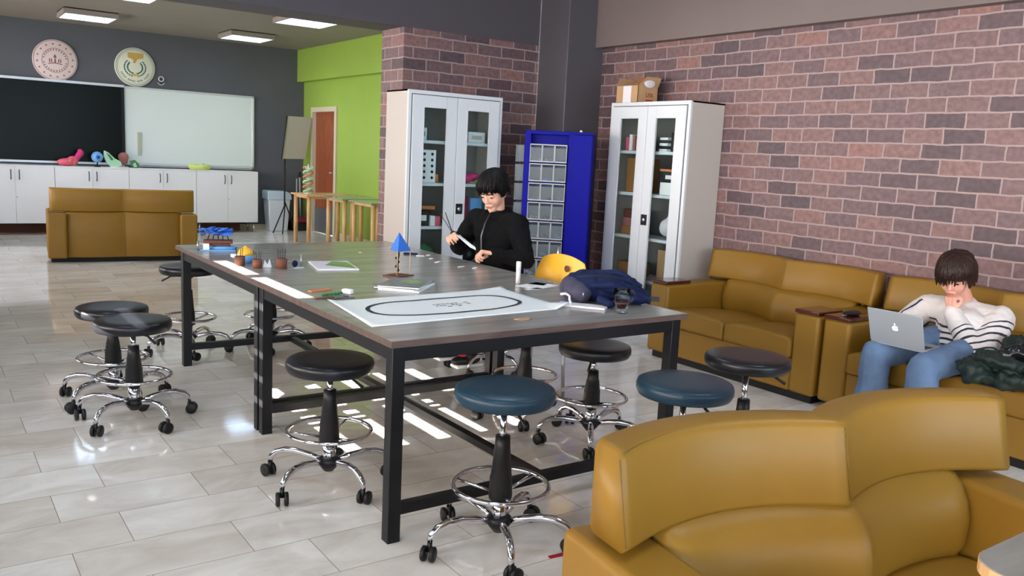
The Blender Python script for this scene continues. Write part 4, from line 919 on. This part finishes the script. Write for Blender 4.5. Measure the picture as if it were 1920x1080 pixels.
organic(p.build('jeans', 'denim', t), .008, 5, .022, .10)
for y2, x1 in ((2.50, 4.22), (2.21, 4.17)):
    sh = MB(); sh.ell(W(x1 - .05, y2, .05), (.12, .048, .042)); o = organic(sh.build('shoe', 'white', t), .008, 3)
    MB().box(*W(x1 - .16, y2 - .045, .004), *W(x1 + .05, y2 + .045, .024)).build('sole', 'rubber', o, bevel=.01)

# laptop on the knees
t = thing('laptop', 'open silver laptop with lit fruit logo on the lid, resting on denim knees', 'laptop', (4.215, 2.375, .515), 0)
MB().box(0, -.152, -.014, .215, .152, 0).build('keyboard_base', 'laptop', t, bevel=.003)
MB().box(.02, -.13, .0005, .12, .13, .0015).build('keyboard', 'keys', t)
a = math.radians(20)
Ml = Matrix.Translation((0, 0, 0)) @ Matrix.Rotation(-a, 4, 'Y')
ld = MB(); ld.box(-.006, -.152, 0, 0, .152, .196, Ml); lid = ld.build('lid', 'laptop', t, bevel=.0025)
MB().box(.0002, -.145, .008, .0008, .145, .19, Ml).build('display', 'screen', lid)
def apple():
    pts = []
    for k in range(40):
        a_ = 2 * PI * k / 40; r_ = .0155 * (1 + .10 * math.cos(2 * a_)) ; x = r_ * math.cos(a_) * 1.0; z = r_ * math.sin(a_)
        if z > .010: z -= .004 * math.exp(-(x / .004) ** 2)
        if z < -.012: z += .002 * math.exp(-(x / .003) ** 2)
        dx, dz = x + .019, z - .002
        if math.hypot(dx, dz) < .0085:
            q = .0085 / max(math.hypot(dx, dz), 1e-5); x, z = -.019 + dx * q, .002 + dz * q
        pts.append((x, z))
    return pts
PXl = Ml @ Matrix.Translation((-.0062, 0, .10)) @ Matrix(((0, 0, -1, 0), (1, 0, 0, 0), (0, 1, 0, 0), (0, 0, 0, 1)))
MB().prism(apple(), 0, .0006, PXl).prism([(-.001, .0165), (.002, .018), (.006, .024), (.005, .0285), (.001, .026), (-.002, .021)], 0, .0006, PXl).build('lit_logo', 'logo', lid)

# coat on the sofa, pouch on the arm
t = thing('coat', 'dark green quilted coat with glossy lining heaped on the sofa beside the person', 'coat', (4.56, 1.83, .405), .12)
c = MB()
rc = random.Random(5)
for k in range(40):
    x, y = rc.uniform(-.30, .30), rc.uniform(-.24, .20); zz = .03 + .10 * (1 - (y / .35) ** 2) * rc.random() + .05 * (x > 0)
    c.ell((x, y, zz), (rc.uniform(.07, .13), rc.uniform(.06, .11), rc.uniform(.03, .05)), Euler((rc.uniform(-.3, .3), rc.uniform(-.3, .3), rc.random() * 3)))
organic(c.build('shell', 'coat', t), .008, 8, .05, .045)
g = MB()
g.chain([(-.26, .20, .05), (-.20, .10, .14), (-.10, -.02, .19), (.0, -.18, .20)], [.022, .04, .045, .035]); g.chain([(-.30, -.02, .10), (-.29, -.12, .12), (-.30, -.22, .10)], [.02, .035, .03])
g.chain([(-.28, .05, .04), (-.26, -.10, .07), (-.22, -.25, .05)], [.02, .03, .025]); g.ell((-.03, -.17, .18), (.13, .09, .04))
organic(g.build('glossy_lining', 'gloss', t), .007, 3, .03, .04)
g = MB().chain([(-.27, .22, .03), (-.30, .15, .005), (-.31, .05, .0)], [.006, .005, .004]).build('drawcord', 'rubber', t)
t = thing('key_pouch', 'small black pouch with keys lying on the dark wooden sofa arm cap', 'pouch', (4.50, 2.83, .574), .3)
o = MB().ell((0, 0, .012), (.075, .045, .013)).ell((-.05, .02, .012), (.03, .025, .012)).build('pouch_body', 'rubber', t); organic(o, .006, 2, .008, .03)
MB().tube([(-.085 + .018 * math.cos(k * PI / 8), .03 + .018 * math.sin(k * PI / 8), .006) for k in range(16)], .002, 6, closed=True).build('key_ring', 'steel', t)

# ------------------------------------------------------------------ yellow chair behind the table
t = thing('yellow_chair', 'yellow plastic shell chair with round dark back hole behind the near table', 'chair', (3.12, 3.955, 0), math.radians(8))
def squircle(u, v, w_, h_):
    a, b_ = 2 * u - 1, 2 * v - 1
    return w_ * a * math.sqrt(max(0, 1 - .36 * b_ * b_)), h_ * b_ * math.sqrt(max(0, 1 - .36 * a * a))
def back_pt(u, v):
    y, z = squircle(u, v, .215, .20)
    return (-.02 + .16 * (z + .2) - .9 * y * y * -1 * .8, y + z * -.12, .635 + z)
MB().grid(back_pt, 20, 16, (-.010, 0, 0)).build('back_shell', 'yellow', t, bevel=.004)
MB().lathe([(0, .0), (.018, 0), (.020, .004), (.010, .006), (0, .002)], 20, mx=Matrix.Translation((.025, -.09, .755)) @ Matrix.Rotation(-PI / 2, 4, 'Y')).build('back_knob', 'brown', t)
MB().grid(lambda u, v: (-.40 + .42 * v, (u - .5) * .42 * (1 - .2 * (1 - v) ** 4), .455 - .02 * math.sin(PI * v) * math.sin(PI * u)), 14, 14, (0, 0, .010)).build('seat_shell', 'yellow', t, bevel=.004)
for sx in (-.30, -.04):
    for sy in (-.15, .15): MB().cyl((sx * 1.15, sy * 1.2, 0), (sx, sy, .45), .011).build('leg', 'steel', t)
MB().cyl((.055, .02, .80), (.055, .02, .87), .010).build('post', 'steel', t)

# ------------------------------------------------------------------ things on the tables
H = .7485
t = thing('track_mat', 'white track mat with a black oval line lying on the near table', 'mat', (1.87, 3.07, H), 0)
q = [(1.415, 3.335), (2.365, 3.405), (2.345, 2.845), (1.365, 2.795)]
def mat_pt(u, v, lift=0):
    a = Vector(q[3]).lerp(Vector(q[2]), u); b_ = Vector(q[0]).lerp(Vector(q[1]), u); p = a.lerp(b_, v)
    z = .0015 + .0025 * math.sin(u * 9) * math.sin(v * 6) ** 2 + .028 * max(0, u - .93) / .07 * max(0, .25 - v) * 4 + .012 * max(0, .06 - u) / .06 * v + .010 * max(0, u - .85) / .15 * max(0, v - .9) * 10
    return Vector((p.x - 1.87, p.y - 3.07, abs(z) + lift))
MB().grid(lambda u, v: mat_pt(u, v), 40, 20, (0, 0, .0008)).build('sheet', 'mapwhite', t)
m = MB(); vs = []; fs = []
NN = 72
for k in range(NN):
    a = 2 * PI * k / NN
    for rr in (1.0, .955 if False else 1.0):
        pass
    cu, cv = .49, .49; su, sv = .385, .285
    ex = .55; ca, sa = math.cos(a), math.sin(a)
    for w_ in (-.0095, .0095):
        x = (su * (abs(ca) ** ex) * (1 if ca > 0 else -1)); y = (sv * (abs(sa) ** (.8)) * (1 if sa > 0 else -1))
        L_ = math.hypot(x, y); x += w_ * x / L_ * 1.1; y += w_ * y / L_ * 1.9
        vs.append(mat_pt(cu + x, cv + y, .0012))
for k in range(NN): j = (k + 1) % NN; fs.append((2 * k, 2 * k + 1, 2 * j + 1, 2 * j))
m._add(vs, fs); m.build('track_line', 'ink', t)
m = MB(); rr = random.Random(2)
for row, (v0, u0, u1) in enumerate(((.53, .40, .62), (.475, .43, .61), (.43, .48, .55))):
    u = u0
    while u < u1:
        l = rr.uniform(.008, .022); P0 = mat_pt(u, v0, .0014)
        if rr.random() < .8: m.box(P0.x, P0.y, P0.z, P0.x + l, P0.y + .008, P0.z + .0003)
        u += l + .008
m.build('printed_marks', 'ink', t)
t = thing('mat_roll', 'curled white plastic strip at the right corner of the track mat', 'strip', (2.40, 2.90, H))
MB().tube([(-.03, -.03, .006), (.0, .0, .008), (.02, .035, .02), (.03, .05, .035), (.01, .055, .045), (-.02, .05, .045)], .006, 8).build('curl', 'rope', t)

# blue pyramid lamp model with booklets
t = thing('pyramid_model', 'blue pyramid on a black knotted stem standing on the table beside magazines', 'model', (2.06, 3.93, H), .4)
MB()._add([(-.055, -.045, .135), (.055, -.045, .135), (.0, .055, .135), (0.0, -.005, .235)], [(0, 2, 1), (0, 1, 3), (1, 2, 3), (2, 0, 3)]).build('pyramid', 'cobalt', t, bevel=.003)
m = MB(); m.tube([(.0, 0, .02), (.004, .003, .05), (-.004, 0, .08), (.004, -.003, .11), (0, 0, .14)], .0055, 8)
for k in range(5): m.ell((.006 * (-1) ** k, .003, .03 + k * .022), (.010, .008, .008))
m.build('knotted_stem', 'rubber', t)
MB().prism([(-.07, -.05), (.075, -.05), (.06, .05), (-.06, .05)], 0, .006).build('base', 'brown', t)
for s in (-1, 1): MB().cyl((s * .052, -.04, .005), (s * .052, -.04, .136), .0022, seg=6).build('upright', 'palewood', t)
for k, (dx, dy, rz_, mm, lb) in enumerate(((1.935, 3.585, -.42, 'white', 'white edged magazine at the bottom of the pile near the blue pyramid'), (1.93, 3.60, -.50, 'graypap', 'grey covered magazine in the middle of the pile near the blue pyramid'), (1.94, 3.61, -.38, 'graypap', 'dark magazine with green patch topping the pile near the blue pyramid'))):
    t = thing('magazine', lb, 'magazine', (dx, dy, H + .0065 * k), rz_ + 1.2, 'magazines near the blue pyramid')
    MB().box(-.14, -.10, 0, .14, .10, .005).build('pages', 'white', t); c_ = MB().box(-.142, -.102, .005, .142, .102, .0063).build('cover', mm, t)
    if k == 2: MB().prism([(-.02, -.06), (.05, -.08), (.10, -.02), (.07, .04), (.0, .03)], .0063, .0067).build('green_patch', 'greencov', c_)
t = thing('magazine', 'magazine with a green cover lying on the far table behind the sunlit strip', 'magazine', (1.885, 4.36, H), 1.35)
MB().box(-.16, -.11, 0, .16, .11, .007).build('pages', 'white', t); c_ = MB().box(-.161, -.111, .007, .161, .111, .0083).build('cover', 'label', t); MB().prism([(-.15, -.10), (.10, -.10), (.15, -.02), (-.02, .05)], .0083, .0087, Matrix.Translation((.0, 0, 0))).build('green_picture', 'greencov', c_)

# cups with sticks
def cup(x, y, sc, label, ns):
    t = thing('wooden_cup', label, 'cup', (x, y, H), random.random(), 'brown wooden cups with sticks on the far table')
    MB().lathe([(0, 0), (.026 * sc, 0), (.027 * sc, .050 * sc), (.023 * sc, .050 * sc), (.022 * sc, .006), (0, .006)], 14).build('cup_body', 'brown', t)
    m = MB()
    for k in range(ns):
        a = 2 * PI * k / ns + .4; m.cyl((.012 * math.cos(a), .012 * math.sin(a), .007), (.021 * math.cos(a), .021 * math.sin(a), .095 * sc), .002, seg=6)
    m.build('sticks', 'rubber', t)
cup(1.417, 4.515, 1.0, 'brown wooden cup with sticks, left one, nearest the yellow and blue globe', 3)
cup(1.472, 4.395, .95, 'brown wooden cup with sticks, middle one of three on the far table', 4)
cup(1.585, 4.345, 1.1, 'brown wooden cup with sticks, right one, beside the small clear holder', 4)
t = thing('globe_model', 'small globe, yellow above and light blue below, among the wooden cups', 'model', (1.475, 4.60, H))
MB().lathe([(0, .045), (.043, .045), (.040, .062), (.03, .078), (.012, .088), (.004, .095), (0, .097)], 24).build('yellow_dome', 'yellow', t)
MB().lathe([(0, 0), (.03, 0), (.042, .02), (.043, .0448), (0, .0449)], 24).build('blue_bowl', 'sky', t); MB().box(-.075, -.02, .035, -.04, .02, .05).build('white_tab', 'white', t)
t = thing('folded_paper', 'small crumpled white paper piece standing between two wooden cups', 'paper', (1.535, 4.42, H))
MB()._add([(-.02, -.01, 0), (.02, -.01, 0), (.02, .01, 0), (-.02, .01, 0), (-.015, 0, .04), (0, 0, .015), (.012, 0, .045)], [(0, 1, 6, 5), (0, 5, 4), (3, 4, 5), (3, 5, 6, 2), (0, 4, 3), (1, 2, 6), (0, 3, 2, 1)]).build('paper_body', 'white', t)
t = thing('clear_holder', 'small clear holder with dark pin at the right of the wooden cups', 'holder', (1.68, 4.36, H))
MB().box(-.03, -.02, 0, .03, .02, .004).cyl((.02, 0, .004), (.02, 0, .07), .004).build('stand', 'steel', t); MB().ell((-.015, 0, .022), (.016, .014, .018)).build('dark_knob', 'navy', t)
# ship model
t = thing('ship_model', 'small model with ruffled blue canopy over a brown deck at far table end', 'model', (1.50, 5.20, H), -.3)
MB().box(-.10, -.06, 0, .10, .06, .008).ell((.03, 0, .015), (.08, .05, .018)).build('blue_base', 'sky', t)
MB().box(-.085, -.05, .045, .085, .05, .062).box(-.07, -.04, .03, .07, .04, .045).build('brown_deck', 'brown', t, bevel=.004)
MB().box(-.085, -.055, .008, -.05, -.02, .044).build('white_block', 'white', t)
m = MB()
for k in range(5): m.cyl((-.06 + k * .03, (-1) ** k * .02, .062), (-.05 + k * .025, (-1) ** k * .015, .095), .003, seg=6)
m.build('canopy_posts', 'navy', t)
m = MB(); rr = random.Random(11)
for k in range(26): m.ell((rr.uniform(-.09, .08), rr.uniform(-.04, .04), .095 + rr.uniform(0, .035)), (rr.uniform(.015, .035), rr.uniform(.012, .025), .006), Euler((rr.uniform(-.5, .5), rr.uniform(-.5, .5), 0)), 10, 6)
m.build('blue_canopy', 'cobalt', t); MB().cyl((-.115, -.02, 0), (-.115, -.02, .055), .006).build('post', 'steel', t)
# small pieces left on the table
def piece(name, x, y, w_, d_, h_, rz_, m_, label, cat, grp=None):
    o = MB().box(-w_ / 2, -d_ / 2, 0, w_ / 2, d_ / 2, h_).build(name, m_, bevel=min(w_, d_, h_) * .25); o.location = (x, y, H); o.rotation_euler = (0, 0, rz_); return tag(o, label, cat, grp)
piece('wooden_strip', 1.50, 3.615, .11, .03, .006, .2, 'orange', 'flat orange wooden strip on the table left of the track mat', 'strip')
piece('brown_stick', 1.44, 3.42, .09, .012, .005, .15, 'brown', 'thin brown stick nearest the table edge left of the track mat', 'stick')
piece('white_stub', 1.585, 3.50, .03, .05, .022, .5, 'white', 'white plastic stub at the far left corner of the track mat', 'stub')
t = thing('green_chain', 'string of small dark green beads on the table by the orange strip', 'beads', (1.51, 3.49, H), .35)
m = MB()
for k in range(9): m.ell((-.06 + k * .015, .004 * math.sin(k), .006), (.008, .007, .006), seg=10, rings=6)
m.build('beads', 'greenp', t)
t = thing('metal_bracket', 'small grey metal bracket lying at the left corner of the track mat', 'bracket', (1.50, 3.40, H), .1)
MB().box(-.07, -.015, 0, .07, .015, .002).tube([(.03 + .014 * math.cos(k * PI / 6), .012 * math.sin(k * PI / 6), .008) for k in range(12)], .003, 6, closed=True).build('bracket_body', 'zip', t)
sc = [(2.575, 4.74, .03, .012, 'navy', 'dark blue marker lying on the far table behind the pyramid'), (2.60, 4.66, .05, .03, 'white', 'white paper scrap next to the dark blue marker'), (2.67, 4.68, .045, .02, 'white', 'curly white paper scrap farthest right on the far table'),
      (2.60, 4.52, .03, .012, 'white', 'tiny white paper scrap between the larger scraps'), (2.56, 4.37, .075, .018, 'white', 'long white paper scrap in front of the left tall cabinet'), (2.59, 4.15, .05, .014, 'white', 'thin paper scrap left of the seated person in black, nearest group'),
      (2.64, 4.08, .045, .014, 'white', 'thin paper scrap right below the hands of the person in black'), (2.30, 4.90, .02, .015, 'white', 'small crumpled scrap left of the blue pyramid'), (2.36, 3.75, .02, .015, 'cabin', 'tiny grey scrap in the middle of the table')]
for i, (x, y, a, b_, m_, lb) in enumerate(sc):
    piece('marker' if i == 0 else 'paper_scrap', x, y, a if i else .09, b_, .003 if i else .012, random.uniform(-.5, .8), m_, lb, 'marker' if i == 0 else 'paper scrap', None if i == 0 else 'paper scraps on the tables')
t = thing('rubber_band', 'pale looped rubber band on the near table edge below the track mat', 'band', (1.99, 2.705, H))
MB().tube([(.035 * math.cos(k * PI / 10) * (1 + .3 * math.sin(k)), .014 * math.sin(k * PI / 10), .003) for k in range(20)], .0022, 6, closed=True).build('loop', 'kraft', t)
t = thing('glue_stick', 'upright white glue stick on the near table beside the yellow chair', 'glue stick', (2.555, 3.53, H))
MB().lathe([(0, 0), (.012, 0), (.012, .07), (0, .07)], 20).build('tube_body', 'label', t); MB().lathe([(0, .0702), (.013, .0702), (.013, .110), (.011, .113), (0, .113)], 20).build('glue_cap', 'white', t)
for x, y, a, b_, rz_, m_, lb in ((2.60, 3.42, .20, .14, .35, 'white', 'white paper sheet behind the glue stick'), (2.52, 3.345, .09, .035, .1, 'white', 'folded white slip in front of the glue stick'), (2.67, 3.50, .16, .10, .6, 'graypap', 'grey printed card under the yellow chair back edge')):
    o = piece('paper_sheet', x, y, a, b_, .0012, rz_, m_, lb, 'paper')
# backpack
t = thing('backpack', 'navy backpack with purple grey side lying on the near table', 'backpack', (2.60, 2.93, H), math.radians(-38))
o = MB(); o.ell((0, .03, .065), (.17, .115, .066)).ell((.05, 0, .085), (.13, .11, .055)).ell((-.06, .02, .085), (.11, .11, .055)).ell((.14, .0, .04), (.09, .09, .04)); organic(o.build('main_bag', 'navy', t), .007, 3, .035, .05)
o = MB(); o.ell((-.135, .0, .058), (.055, .105, .062)).ell((-.10, -.02, .05), (.06, .11, .055)); organic(o.build('side_panel', 'purple', t), .007, 4, .015, .06)
o = MB(); o.chain([(-.04, -.10, .09), (.05, -.115, .10), (.13, -.09, .07), (.22, -.05, .03)], [.014, .016, .016, .012]); o.chain([(-.02, .0, .14), (.08, -.02, .145), (.18, -.03, .09)], [.012, .014, .01]); organic(o.build('strap', 'navy', t), .005, 2, .006, .03)
o = MB(); o.chain([(.02, -.10, .03), (-.01, -.15, .035), (.03, -.17, .02), (.05, -.13, .012)], [.016, .018, .018, .014]); organic(o.build('strap', 'navy', t), .006, 2, .01, .03)
MB().box(-.03, -.001, -.01, .03, .012, .012, Matrix.Translation((.24, -.03, .03))).build('buckle', 'rubber', t); MB().cyl((-.085, -.125, .06), (-.085, -.128, .04), .004).build('zip_pull', 'steel', t)
MB().tube([(-.12, -.10, .125), (-.03, -.10, .135), (.06, -.10, .13), (.14, -.08, .10)], .003, 6).build('zip_line', 'rubber', t)
t = thing('notebook', 'thin white notebook half under the navy backpack', 'notebook', (2.42, 2.86, H), math.radians(-52))
MB().box(-.10, -.04, 0, .12, .04, .010).build('pages', 'label', t, bevel=.002)
# glass mug of tea
t = thing('glass_mug', 'clear glass mug half full of dark tea beside the backpack', 'mug', (2.50, 2.675, H))
MB().lathe([(0, 0), (.028, 0), (.030, .004), (.020, .014), (.026, .028), (.036, .07), (.037, .105), (.0345, .105), (.0335, .07), (.024, .03), (.012, .018), (0, .018)], 32).build('glass_body', 'mugglass', t)
MB().lathe([(0, .0185), (.012, .0185), (.0235, .03), (.030, .055), (0, .055)], 28).build('tea', 'tea', t)
MB().tube([(.034, -.006, .09), (.055, -.010, .094), (.066, -.012, .08), (.058, -.010, .055), (.030, -.006, .038)], .005, 8).build('handle', 'mugglass', t)

# corner table at the lower right, red strip on the floor
t = thing('side_table', 'grey wood-topped table with rounded corner at the lower right edge', 'table', (1.80, .33, 0), 0)
pl = []
for cx, cy, a0 in ((.38, .24, 0), (-.31, .24, 90), (-.31, -.24, 180), (.38, -.24, 270)):
    for k in range(9): a = math.radians(a0 + k * 11.25); pl.append((cx + .07 * math.cos(a), cy + .07 * math.sin(a)))
MB().prism(pl, .742, .765).build('tabletop', 'topwood', t, bevel=.002); MB().prism([(x * 1.001, y * 1.001) for x, y in pl], .7425, .7635).build('edge_band', 'palewood', t)
MB().lathe([(0, 0), (.2, 0), (.2, .02), (.035, .03), (.03, .70), (.10, .741), (0, .741)], 28).build('pedestal', 'blacksteel', t)
o = MB().box(-.03, -.008, 0, .03, .008, .004).build('red_strip', 'red'); o.location = (1.81, 2.183, .0005); o.rotation_euler = (0, 0, -.1); tag(o, 'small red plastic strip on the floor beside the foreground sofa', 'strip')
